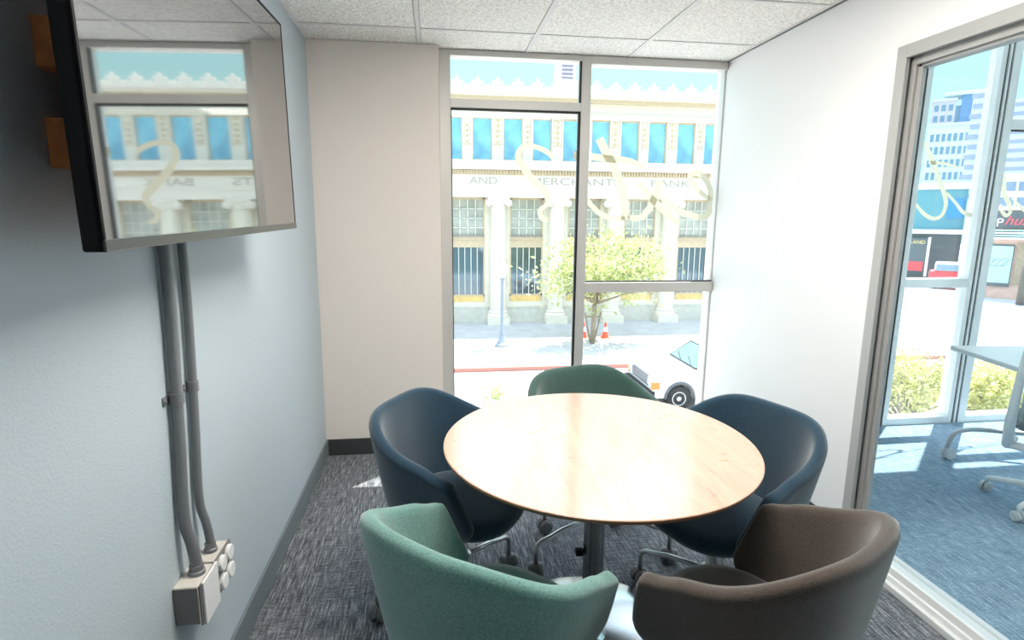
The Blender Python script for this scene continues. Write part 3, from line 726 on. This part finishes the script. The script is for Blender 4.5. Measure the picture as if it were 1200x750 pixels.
# columns
colproto = None
for k in range(-3, 8):
    x = P0+DP*k
    if k in (-3, 7): continue
    if colproto is None:
        x_ = x; yc = YF-.30
        ring = []
        for j in range(72):
            a = 2*PI*j/72; r = 1 - .035*max(0, math.cos(18*a)); ring.append((r*math.cos(a), r*math.sin(a)))
        s = MB().ring_stack([[(x_+px*R_, yc+py*R_, z) for px, py in ring] for R_, z in [(.40, -3.12), (.395, -2.0), (.375, 0), (.345, 1.86)]]).build('column', M['stone'], bank)
        cbm = MB(); cbm.box(x_-.53, x_+.53, yc-.53, yc+.30, G, -3.40); cbm.lathe((x_, yc, 0), [(.50, -3.40), (.52, -3.34), (.48, -3.27), (.45, -3.22), (.47, -3.16), (.41, -3.10)], 32)
        cbm.build('column_base', M['stone'], s, autos=.6)
        cap = MB(); cap.box(x_-.50, x_+.50, yc-.40, yc+.30, 2.20, 2.31); cap.box(x_-.42, x_+.42, yc-.34, yc+.30, 2.0, 2.20)
        for s_ in (-1, 1):
            cap.lathe((x_+s_*.45, yc-.36, 2.06), [(.06, -.07), (.10, -.03), (.17, -.02), (.17, .50)], 20, 'y')
        cap.lathe((x_, yc, 1.84), [(.37, 0), (.40, .04), (.37, .08), (.40, .16)], 28)
        cap.build('capital', M['stone_white'], s, autos=.6)
        colproto = s; cx0 = x
    else:
        c_ = copy_tree(colproto, bank); c_.location = (x-cx0, 0, 0)
# pilaster ornaments between the upper windows
wide = narrow = None
for k in range(-3, 7):
    for kind, xc in (('wide', P0+DP*k), ('narrow', bayc(k))):
        if kind == 'wide' and k == -3: continue
        proto = wide if kind == 'wide' else narrow
        if proto is None:
            mb = MB(); w_ = .20 if kind == 'wide' else .13
            mb.box(xc-w_, xc-w_+.03, YF-.08, YF-.05, 4.72, 5.95); mb.box(xc+w_-.03, xc+w_, YF-.08, YF-.05, 4.72, 5.95)
            mb.box(xc-w_, xc+w_, YF-.08, YF-.05, 5.92, 5.95); mb.box(xc-w_, xc+w_, YF-.08, YF-.05, 4.72, 4.75)
            for q in range(5 if kind == 'wide' else 4):
                z = 4.88+q*.24; h = .10 if kind == 'wide' else .07
                mb.lathe((xc, YF-.05, z), [(h, -.0), (h*.9, -.03), (h*.4, -.05)], 10, 'y')
            o = mb.build('pilaster_ornament', M['stone_tan'], bank)
            if kind == 'wide': wide = (o, xc)
            else: narrow = (o, xc)
        else:
            q = proto[0].copy(); C.objects.link(q); q.parent = bank; q.location = (xc-proto[1], 0, 0)
# upper windows: frame, pane, half-drawn drapes
upw = None
for x0, x1 in up:
    if upw is None:
        mb = MB(); mb.box(x0, x0+.05, YF+.05, YF+.15, 4.02, 6.0); mb.box(x1-.05, x1, YF+.05, YF+.15, 4.02, 6.0); mb.box(x0, x1, YF+.05, YF+.15, 5.92, 6.0); mb.box(x0, x1, YF+.05, YF+.15, 4.02, 4.08)
        fo = mb.build('upper_window', M['stone_tan'], bank)
        B(x0+.05, x1-.05, YF+.10, YF+.13, 4.08, 5.92).build('pane', M['skywin'], fo)
        upw = (fo, x0)
    else:
        c_ = copy_tree(upw[0], bank); c_.location = (x0-upw[1], 0, 0)
lw = None
for k in bays:
    xc = bayc(k); a, b_ = xc-.82, xc+.82
    if lw is None:
        mb = MB()
        for s0, s1 in ((a, a+.07), (b_-.07, b_)): mb.box(s0, s1, YF+.02, YF+.16, -2.72, 2.31)
        mb.box(a, b_, YF+.02, YF+.16, 2.22, 2.31); mb.box(a, b_, YF+.0, YF+.16, -.06, .44)
        mb.box(a, b_, YF-.04, YF+.1, .30, .36); mb.box(a, b_, YF+.02, YF+.16, -2.44, -2.36)
        fo = mb.build('lower_window', M['stone_tan'], bank)
        mb = MB()
        for q in range(13):
            x = a+.06+q*(b_-a-.12)/12; mb.prism([(x-.05, .44), (x+.05, .44), (x, .60)], YF-.02, YF+.04)
        mb.build('cresting', M['letter_stone'], fo)
        gr = MB()
        for q in range(1, 4): x = a+.07+q*(b_-a-.14)/4; gr.box(x-.025, x+.025, YF+.05, YF+.10, .44, 2.22)
        for q in range(1, 4): z = .44+q*1.78/4; gr.box(a+.07, b_-.07, YF+.05, YF+.10, z-.022, z+.022)
        for q in range(1, 5): x = a+.07+q*(b_-a-.14)/5; gr.box(x-.018, x+.018, YF+.04, YF+.09, -2.36, -.06)
        gr.build('grille', M['mullion_white'], fo)
        B(a+.07, b_-.07, YF+.11, YF+.14, .44, 2.22).build('lattice_pane', M['lattice_glass'], fo)
        B(a+.07, b_-.07, YF+.11, YF+.14, -2.36, -.06).build('shop_pane', M['darkwin'], fo)
        B(a+.07, b_-.07, YF+.03, YF+.10, -2.72, -2.44).build('sill_panel', M['panel_yellow'], fo)
        lw = (fo, xc)
    else:
        c_ = copy_tree(lw[0], bank); c_.location = (xc-lw[1], 0, 0)
# louvred roof tower behind the parapet
rt = empty('roof_tower', (7.7, 35, 6.6), 'white louvred ventilation tower on the flat roof of the bank', 'ventilation tower')
B(7.28, 8.32, 34.4, 35.6, 6.6, 10.35).build('tower_body', M['office_white'], rt, bevel=.03)
lv = MB()
for q in range(4): lv.box(7.46, 8.14, 34.33, 34.40, 9.35+q*.22, 9.47+q*.22)
lv.build('louvres', simple('slate_louvres', (.16, .16, .24), .6), rt)
B(7.22, 8.38, 34.34, 35.66, 8.4, 8.46).build('band', M['office_win'], rt)

# ------------------------------------------------------------------ street furniture
lp = empty('street_lamp', (2.62, 22.4, G), 'grey cast iron street lamp with a white lantern on the bank sidewalk', 'street lamp')
MB().lathe((2.62, 22.4, G), [(.30, 0), (.30, .08), (.20, .14), (.14, .30), (.10, .45), (.10, .55), (.065, .62), (.055, 2.65), (.09, 2.70), (.10, 2.78)], 20).build('post', M['lamp_metal'], lp, autos=.6)
MB().lathe((2.62, 22.4, G), [(.10, 2.78), (.15, 2.84), (.235, 3.05), (.25, 3.20), (.20, 3.32), (.07, 3.44), (.03, 3.52)], 20).build('lantern', M['lantern'], lp, autos=.7)
for (x, y, lab) in [(7.3, 23.5, 'orange traffic cone with a white sleeve, right of the street tree'), (6.35, 23.6, 'orange traffic cone partly behind the window mullion, left of the street tree')]:
    t = empty('traffic_cone', (x, y, G), lab, 'traffic cone', 'orange traffic cones by the tree')
    cn = MB(); cn.box(x-.18, x+.18, y-.18, y+.18, G, G+.03); cn.lathe((x, y, G+.03), [(.15, 0), (.098, .25), (.095, .25)], 20); cn.lathe((x, y, G+.03), [(.063, .45), (.03, .66), (.02, .68)], 20)
    cn.build('cone_body', M['cone'], t, autos=.6)
    MB().lathe((x, y, G+.03), [(.098, .25), (.063, .45)], 20).build('sleeve', M['cone_white'], t, autos=.6)

def leaves(mb, c, rad, n, size, rng, squash=1, clumps=16):
    cl = []
    for _ in range(clumps):
        while True:
            v = Vector([rng.uniform(-1, 1) for _ in range(3)])
            if v.length < 1: break
        cl.append((Vector(c)+Vector((v.x*rad[0]*.8, v.y*rad[1]*.8, v.z*rad[2]*.8)), rng.uniform(.22, .42)))
    for _ in range(n):
        cc, rr = rng.choice(cl)
        v = Vector([rng.gauss(0, .5) for _ in range(3)])
        p = cc+Vector((v.x*rad[0], v.y*rad[1], v.z*rad[2]))*rr
        d = Vector([rng.gauss(0, 1) for _ in range(3)]).normalized(); e = d.orthogonal().normalized(); e = Matrix.Rotation(rng.uniform(0, 6.28), 3, d) @ e; f_ = d.cross(e)
        s_ = size*rng.uniform(.6, 1.3); k = p + d*s_*.12
        mb.add([p-e*s_, p-f_*s_*.42+d*.0, k, p+e*s_, p+f_*s_*.42], [(0, 1, 2), (1, 3, 2), (3, 4, 2), (4, 0, 2)])
def branchy(mb, base, tips, r0, rng):
    for t_ in tips:
        a = Vector(base[-1]); b_ = Vector(t_); m_ = (a+b_)/2+Vector((rng.uniform(-.2, .2), rng.uniform(-.2, .2), rng.uniform(-.1, .3)))
        mb.tube([a, m_, b_], [r0*.6, r0*.38, r0*.12], 6)
def tree(name, loc, trunk, crown, rad, n, size, label, cat, seed, lm, r0=.09, clumps=18, group=None, nt_=14):
    rng = random.Random(seed); t = empty(name, loc, label, cat, group)
    mb = MB(); mb.tube(trunk, [r0*1.3]+[r0]*(len(trunk)-1), 10)
    tips = [(crown[0]+rng.uniform(-1, 1)*rad[0]*.8, crown[1]+rng.uniform(-1, 1)*rad[1]*.8, crown[2]+rng.uniform(-.7, .8)*rad[2]) for _ in range(nt_)]
    branchy(mb, trunk, tips, r0, rng); mb.build('trunk', M['bark'], t, smooth=True)
    lf = MB(); leaves(lf, crown, rad, n, size, rng, clumps=clumps); lf.build('foliage', lm, t)
    return t
tree('street_tree', (6.45, 22.5, G), [(6.45, 22.5, G), (6.47, 22.5, -2.6), (6.5, 22.5, -2.1)], (6.9, 22.5, -.62), (3.0, 2.0, 1.75), 4200, .12,
     'young street tree with sparse yellow-green leaves in front of the bank columns', 'tree', 3, M['leaf'], clumps=34)
st = empty('tree_stake_frame', (6.55, 22.6, G), 'wooden stakes holding up the young street tree', 'tree stake')
for dx in (-.35, .35): MB().tube([(6.47+dx*.25, 22.62, G), (6.47+dx, 22.62, -2.45)], .035, 8).build('stake', M['bark'], st)
MB().tube([(6.12, 22.62, -2.65), (6.82, 22.62, -2.65)], .03, 8).build('crossbar', M['bark'], st)
tree('shrub', (8.7, 9.0, G), [(8.7, 9, G), (8.72, 9, -2.9), (8.7, 9, -2.4)], (8.72, 9.2, -1.62), (.85, .9, .72), 3800, .055,
     'sunlit yellow-green bushy treetop below the next room window, left of the mullion', 'tree', 11, M['leaf2'], r0=.06, clumps=40, group='treetops below the next room window', nt_=20)
tree('shrub', (10.6, 9.3, G), [(10.6, 9.3, G), (10.62, 9.3, -3), (10.6, 9.3, -2.5)], (10.55, 9.3, -1.80), (.95, .9, .66), 3800, .055,
     'sunlit yellow-green bushy treetop below the white table, right of the mullion', 'tree', 12, M['leaf2'], r0=.06, clumps=40, group='treetops below the next room window', nt_=20)
tree('sapling', (.78, 9.2, G), [(.78, 9.2, G), (.78, 9.2, -2.6), (.76, 9.2, -1.9)], (.76, 9.2, -1.52), (.42, .35, .22), 170, .045,
     'thin sapling tip with a few yellow-green leaves below the meeting room window, left bay', 'tree', 21, M['leaf'], r0=.012, clumps=10, nt_=7)
MB().tube([(36.2, 30.5, G), (36.15, 30.5, -2.2), (36.2, 30.5, -.6)], [.24, .19, .15], 12).build('bare_tree', simple('dark_bark', (.13, .11, .10), .9), smooth=True, label='bare dark tree trunk on the far corner at the right edge', cat='tree')

# ------------------------------------------------------------------ parked van
GV = G-.13
vx, vy0, vy1 = 6.2, 15.0, 16.95
van = empty('parked_car', (8.6, 16, GV), 'white car with black bumper parked in the street below the window, facing left', 'car')
prof = [(6.24, .42), (6.20, .62), (6.24, 1.00), (6.42, 1.0), (7.45, 1.15), (8.10, 1.60), (8.35, 1.67), (10.9, 1.68), (11.42, 1.35), (11.45, .45)]
n = len(prof)
rings = []
for yy, ins in [(vy0, .0), (vy0+.0, 0), (vy1, 0)]: pass
def vring(y, k): return [(x, y + (k*max(0, z-1.15)*.16), z+GV) for x, z in prof]
cut = [(6.24, .42), (6.62, .42), (6.68, .62), (6.80, .75), (7.0, .80), (7.2, .75), (7.32, .62), (7.38, .42)]
# side outline with a wheel arch at each axle
lower = [(11.45, .45), (10.75, .42)]+[(10.35+.38*math.cos(a), .40+.40*math.sin(a)) for a in [PI*i/8 for i in range(9)]]+[(7.38, .40)]+[(7.0+.38*math.cos(a), .40+.40*math.sin(a)) for a in [PI*i/8 for i in range(9)]]+[(6.4, .40)]
outline = prof[:-1]+lower
MB().ring_stack([[(x, vy0+max(0, z-1.05)*.18, z+GV) for x, z in outline], [(x, vy1-max(0, z-1.05)*.18, z+GV) for x, z in outline]]).build('body', M['van_white'], van, bevel=.05, seg=3, autos=.5)
def slope(x): return 1.15+(x-7.45)*(.45/.65)
ws = MB(); o_ = .02
ws.add([(7.50-o_, vy0+.10, slope(7.50)+GV+o_), (7.50-o_, vy1-.10, slope(7.50)+GV+o_), (8.06-o_, vy1-.22, slope(8.06)+GV+o_), (8.06-o_, vy0+.22, slope(8.06)+GV+o_),
        (7.50, vy0+.10, slope(7.50)+GV-.02), (7.50, vy1-.10, slope(7.50)+GV-.02), (8.06, vy1-.22, slope(8.06)+GV-.02), (8.06, vy0+.22, slope(8.06)+GV-.02)],
       [(0, 1, 2, 3), (0, 4, 5, 1), (1, 5, 6, 2), (2, 6, 7, 3), (3, 7, 4, 0), (7, 6, 5, 4)])
ws.build('windshield', M['windshield'], van)
sw = MB(); sw.add([(7.85, vy0+.0, 1.20+GV), (9.4, vy0, 1.20+GV), (9.4, vy0+.05, 1.55+GV), (8.30, vy0+.05, 1.55+GV), (7.85, vy0+.1, 1.20+GV), (9.4, vy0+.1, 1.20+GV), (9.4, vy0+.16, 1.55+GV), (8.30, vy0+.16, 1.55+GV)],
                  [(0, 1, 2, 3), (0, 4, 5, 1), (1, 5, 6, 2), (2, 6, 7, 3), (3, 7, 4, 0), (7, 6, 5, 4)])
sw.build('side_window', M['windshield'], van)
wr = MB(); q4 = [Vector((7.47, vy0+.07, slope(7.47)+GV+.022)), Vector((7.47, vy1-.07, slope(7.47)+GV+.022)), Vector((8.08, vy1-.17, slope(8.08)+GV+.022)), Vector((8.08, vy0+.17, slope(8.08)+GV+.022))]
for i in range(4): wr.tube([q4[i], q4[(i+1) % 4]], .016, 6)
wr.build('windshield_seal', M['tyre'], van)
wi = MB()
for yy in (vy0+.45, vy0+1.15): wi.tube([(7.49, yy, slope(7.49)+GV+.035), (7.66, yy+.55, slope(7.66)+GV+.035)], .012, 6)
wi.build('wiper', M['tyre'], van)
for xx in (7.0, 10.35):
    ar = MB(); ar.tube([(xx+.42*math.cos(a), vy0+.0, GV+.38+.44*math.sin(a)) for a in [PI*i/12 for i in range(13)]], .045, 8); ar.build('wheel_arch', simple('grey_arch_plastic', (.13, .13, .14), .7) if xx == 7.0 else bpy.data.materials['grey_arch_plastic'], van, smooth=True)
bp = MB(); bp.box(6.06, 6.28, vy0-.02, vy1+.02, GV+.36, GV+.62); bp.build('bumper', M['tyre'], van, bevel=.03)
gl = MB(); gl.box(6.19, 6.25, vy0+.35, vy1-.35, GV+.68, GV+.98); gl.build('radiator_grille', M['shop_dark'], van, bevel=.01)
for y0, y1 in ((vy0+.05, vy0+.33), (vy1-.33, vy1-.05)):
    hl = B(6.17, 6.27, y0, y1, GV+.74, GV+.96).build('headlight', M['headlight'], van, bevel=.015)
    B(6.17, 6.40, y0-.07 if y0 < 16 else y1-.02, y0+.02 if y0 < 16 else y1+.07, GV+.66, GV+.86).build('turn_signal', M['amber'], van, bevel=.01)
mi = MB(); mi.box(7.72, 7.80, vy0-.24, vy0-.05, GV+1.08, GV+1.30); mi.tube([(7.78, vy0-.1, GV+1.12), (7.82, vy0+.02, GV+1.12)], .02, 6); mi.build('side_mirror', M['black'], van, bevel=.02)
vt = MB(); vt.box(7.45, 7.75, vy0-.010, vy0, GV+.86, GV+.94); vt.build('side_badge', M['lamp_metal'], van)
for x in (7.0, 10.35):
    for y, s_ in ((vy0+.02, 1), (vy1-.02, -1)):
        w = MB().lathe((x, y, GV+.36), [(.22, 0), (.34, 0), (.365, s_*.03), (.365, s_*.20), (.32, s_*.23), (.1, s_*.23)], 28, 'y').build('wheel', M['tyre'], van, autos=.6)
        MB().lathe((x, y, GV+.36), [(.215, s_*.01), (.20, -s_*.005), (.10, s_*.015), (.05, -s_*.01)], 24, 'y').build('hub', M['hub'], w, autos=.6)

van.location = (8.6-.34, 16-.65, GV)

# ------------------------------------------------------------------ buildings beyond the intersection, each facing the corner
def facing(name, az, dist, label, cat='building'):
    a = D(az); return empty(name, (math.sin(a)*dist, math.cos(a)*dist, 0), label, cat, None, None, -a)
def lb(parent, nm, m, x0, x1, y0, y1, z0, z1, bevel=0):   # a box in the parent's own frame
    o = B(x0, x1, y0, y1, z0, z1).build(nm, m, None, bevel=bevel); o.parent = parent; return o
kk = 2.8
t = facing('office_building', 44.26, 90*kk, 'white office block with rows of dark windows beyond the intersection')
z0, z1 = G, (12.76-CAMZ)*kk+CAMZ; w_ = 4.9*kk
lb(t, 'facade', M['office_white'], -w_/2, w_/2, 0, 8, z0, z1)
lb(t, 'parapet', M['office_white'], -w_/2-.2, w_/2+.2, -.3, 8.2, z1, z1+.9)
pr = None
for r in range(5):
    for c_ in range(8):
        x = -w_/2+.9+c_*(w_-1.8)/7.4; z = z1-3.6-r*4.3
        if pr is None: pr = lb(t, 'window', M['office_win'], x, x+1.0, -.15, .05, z-1.5, z+1.0); px0, pz0 = x, z
        else: q = pr.copy(); C.objects.link(q); q.location = (x-px0, 0, z-pz0)
kk = 3
t = facing('apartment_tower', 43.5, 110*kk, 'pinkish office block rising behind the white office block')
z1 = (18.84-CAMZ)*kk+CAMZ; w_ = 2.9*kk
lb(t, 'facade', M['office_pink'], -w_/2, w_/2, 0, 14, G, z1); lb(t, 'parapet', M['office_white'], -w_/2-.3, w_/2+.3, -.4, 14, z1, z1+1)
for r in range(3):
    for c_ in range(3): lb(t, 'window', M['office_win'], -w_/2+1+c_*2.6, -w_/2+2.6+c_*2.6, -.15, .05, z1-4.2-r*4.6, z1-1.6-r*4.6)
t = facing('glass_tower', 44.67, 130*3, 'blue glass tower, darkest of the distant towers')
z1 = (23.5-CAMZ)*3+CAMZ; w_ = 4.6*3
lb(t, 'facade', M['tower_blue'], -w_*.05, w_/2, 0, 16, G, z1-2); lb(t, 'side_face', M['office_win'], -w_/2, -w_*.05, 1.5, 16, G, z1-7); lb(t, 'roof_slab', M['office_white'], -w_/2-1.5, w_/2, -1, 16, z1-2, z1)
t = facing('striped_tower', 46.1, 100*2, 'white tower with projecting striped balconies left of the corner mullion')
z1 = (18.4-CAMZ)*2+CAMZ; w_ = 3.0*2
lb(t, 'facade', M['office_white'], -w_/2, w_/2, 0, 6, G, z1)
for r in range(11): lb(t, 'window_band', M['band'], -w_/2-.3+(r % 2)*.5, w_/2-.3, -.4, .1, z1-2.2-r*2.6, z1-1.1-r*2.6)
t = facing('office_tower', 50.6, 100*2.4, 'wide white office tower with mauve window bands right of the corner mullion')
z1 = (16.81-CAMZ)*2.4+CAMZ; w_ = 10.5*2.4
lb(t, 'facade', M['office_white'], -w_/2, w_/2, 0, 12, G, z1)
for r in range(12): lb(t, 'window_band', M['band'], -w_/2+.3, w_/2-.3, -.2, .1, z1-2.3-r*2.75, z1-1.2-r*2.75)
# low buildings at the corner
t = facing('corner_store', 43.4, 62, 'low teal clad store with a dark shopfront and yellow sign')
lb(t, 'facade', M['teal'], -3.2, 2.6, 0, 6, .38, 4.0, .05); lb(t, 'roof_edge', M['office_white'], -3.3, 2.7, -.2, 6, 4.0, 4.5)
lb(t, 'shopfront', M['shop_dark'], -3.2, 2.6, .1, 6, G, .38)
lb(t, 'canopy', M['office_white'], -3.2, 2.6, -1.2, 0, .25, .6)
lb(t, 'blue_panel', M['sign_blue'], 1.35, 2.4, -.12, 0, 1.6, 3.2)
lb(t, 'signboard', M['shop_dark'], -1.45, .3, -1.35, -1.1, -3.0, -.15)
lb(t, 'signboard_frame', M['office_white'], .3, .5, -1.4, -1.1, -3.4, -.05)
o = text_obj('sign_lettering', 'BRAND', .42, (0, 0, 0), (PI/2, 0, 0), M['gold'], t, .01); o.location = (-.57, -1.38, -.62)
lb(t, 'red_display', M['bus_red'], -1.35, .15, -1.42, -1.35, -2.95, -2.15)
t = facing('modern_annex', 49.6, 60, 'low white and glass building above the black shop sign')
lb(t, 'facade', M['office_white'], -3.7, 4.6, 0, 5, G, 5.0)
for r in range(2): lb(t, 'window_band', M['office_win'], -3.5, 4.4, -.1, .1, 2.5+r*1.2, 3.2+r*1.2)
for c_ in range(7): lb(t, 'fin', M['office_white'], -3.5+c_*1.2, -3.35+c_*1.2, -.25, 0, 2.4, 4.5)
t = facing('sign_store', 50.3, 50, 'pink brick shop with a black sign over a striped awning and teal shutters')
lb(t, 'facade', M['brick_pink'], -3.0, 4.4, .25, 5, G, 2.1); lb(t, 'roof_edge', M['office_white'], -3.1, 4.5, .1, 5, 2.1, 2.35)
lb(t, 'signboard', M['shop_dark'], -2.75, -.35, 0, .25, .95, 2.0)
o = text_obj('sign_lettering', 'EP', .75, (0, 0, 0), (PI/2, 0, 0), M['sign_white'], t, .01); o.location = (-2.25, -.03, 1.05)
o = text_obj('script_lettering', 'hush', .85, (0, 0, 0), (PI/2, 0, 0), M['sign_red'], t, .01, shear=.4); o.location = (-1.05, -.03, 1.15)
for r in range(4): lb(t, 'awning_slat', M['sign_white'] if r % 2 == 0 else M['teal_glass'], -2.75, -.35, -.5+.1*r, .22, .22+r*.17, .33+r*.17)
lb(t, 'teal_shutter', M['teal_glass'], -2.75, -1.15, .08, .25, -2.7, -.25); lb(t, 'shutter_frame', M['shop_dark'], -2.8, -1.1, .12, .27, -2.95, -.15)
gm = MB()
for q in range(5):
    cx = -2.5+q*.28
    gm.tube([(cx+.16*math.cos(a)*(1+.15*q % 2), .06, -1.35+.26*math.sin(a+.3*q)) for a in [i*PI/7 for i in range(12)]], .018, 5)
o = gm.build('graffiti', M['lamp_metal'], None); o.parent = t
for q in range(2): lb(t, 'brown_panel', M['bark'], -.95+q*.75, -.4+q*.75, .15, .26, -2.8, .0)
t = facing('parked_truck', 45.2, 54, 'red truck with a white cab roof parked in front of the teal store', 'truck')
lb(t, 'bus_body', M['bus_red'], -1.1, 1.4, 0, 1.9, G+.35, G+1.35, .12); lb(t, 'bus_cabin', M['van_white'], -.8, 1.1, .1, 1.8, G+1.35, G+2.0, .12)
lb(t, 'window_band', M['office_win'], -.7, 1.0, .04, .12, G+1.42, G+1.85)
for x in (-.65, .95):
    o = MB().lathe((x, 0, G+.34), [(.15, -.03), (.33, -.03), (.34, .2), (.15, .2)], 20, 'y').build('wheel', M['tyre']); o.parent = t

# ------------------------------------------------------------------ light
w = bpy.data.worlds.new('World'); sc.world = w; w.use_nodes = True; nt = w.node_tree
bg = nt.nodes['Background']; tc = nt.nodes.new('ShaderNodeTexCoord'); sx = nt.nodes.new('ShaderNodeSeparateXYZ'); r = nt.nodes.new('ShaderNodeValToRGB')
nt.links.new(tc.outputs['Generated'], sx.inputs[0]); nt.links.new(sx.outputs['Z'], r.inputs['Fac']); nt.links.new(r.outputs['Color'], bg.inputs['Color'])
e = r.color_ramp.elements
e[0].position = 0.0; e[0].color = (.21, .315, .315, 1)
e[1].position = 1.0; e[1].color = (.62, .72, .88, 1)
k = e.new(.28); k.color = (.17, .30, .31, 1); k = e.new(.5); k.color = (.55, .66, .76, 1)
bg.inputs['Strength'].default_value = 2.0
sun = bpy.data.lights.new('sun', 'SUN'); sun.energy = 8; sun.angle = .009; sun.color = (1, .95, .87)
so = bpy.data.objects.new('sun', sun); C.objects.link(so)
hd = Vector((.75, .66, 0)).normalized(); el = D(66)
tos = hd*math.cos(el)+Vector((0, 0, math.sin(el)))
so.rotation_euler = (-tos).to_track_quat('-Z', 'Y').to_euler()
# unseen glowing panels added at the ceilings to brighten the rooms
def emis(name, col, st):
    m = bpy.data.materials.new(name); m.use_nodes = True; b = m.node_tree.nodes['Principled BSDF']
    b.inputs['Base Color'].default_value = (.9, .9, .9, 1); b.inputs['Emission Color'].default_value = (*col, 1); b.inputs['Emission Strength'].default_value = st; return m
def fill_panel(x0, x1, y0, y1, z, st, label, grp):
    t = empty('added_fill_panel', ((x0+x1)/2, (y0+y1)/2, z), label, 'added fill light', grp)
    m = MB(); m.box(x0, x1, y0, y0+.03, z-.006, z); m.box(x0, x1, y1-.03, y1, z-.006, z); m.box(x0, x0+.03, y0, y1, z-.006, z); m.box(x1-.03, x1, y0, y1, z-.006, z)
    m.build('fill_panel_frame', M['alu_white'], t)
    B(x0+.03, x1-.03, y0+.03, y1-.03, z-.003, z).build('fill_surface', emis('fill_glow', (1, .95, .87), st), t)
fill_panel(GX, GX+2*T, GY-3*T, GY-2*T, HC-.001, 12, 'added unseen fill light panel above the round table', 'added meeting room fill lights')
fill_panel(GX, GX+2*T, GY-6*T, GY-5*T, HC-.001, .4, 'added dim fill light panel behind the camera', 'added meeting room fill lights')
fill_panel(3.6, 4.8, .4, 1.0, HA-.001, 9, 'added unseen fill light panel in the next room', 'added next room fill light')

# ------------------------------------------------------------------ camera (calibrated from the photograph)
f_, pi_, ya, ro, h_ = 664.1, .1812, .1346, .0082, CAMZ
cy, sy_ = math.cos(ya), math.sin(ya); cp, sp_ = math.cos(pi_), math.sin(pi_)
Fw = Vector((sy_*cp, cy*cp, -sp_)); Rt = Vector((cy, -sy_, 0)); Up = Rt.cross(Fw)
R2 = Rt*math.cos(ro)+Up*math.sin(ro); U2 = -Rt*math.sin(ro)+Up*math.cos(ro)
cam = bpy.data.cameras.new('camera'); co_ = bpy.data.objects.new('camera', cam); C.objects.link(co_)
mw = Matrix((R2, U2, -Fw)).transposed().to_4x4(); mw.translation = Vector((0, 0, h_)); co_.matrix_world = mw
cam.sensor_fit = 'HORIZONTAL'; cam.sensor_width = 36; cam.lens = 36*f_/1200; cam.clip_start = .02; cam.clip_end = 2000
sc.camera = co_
sc.view_settings.view_transform = 'Standard'; sc.view_settings.look = 'None'; sc.view_settings.gamma = 1
sc.view_settings.exposure = 1.08; sc.view_settings.use_curve_mapping = False
sc.cycles.use_denoising = True
sc.cycles.max_bounces = 14; sc.cycles.diffuse_bounces = 8; sc.cycles.glossy_bounces = 6; sc.cycles.transparent_max_bounces = 16
sc.cycles.sample_clamp_indirect = 6
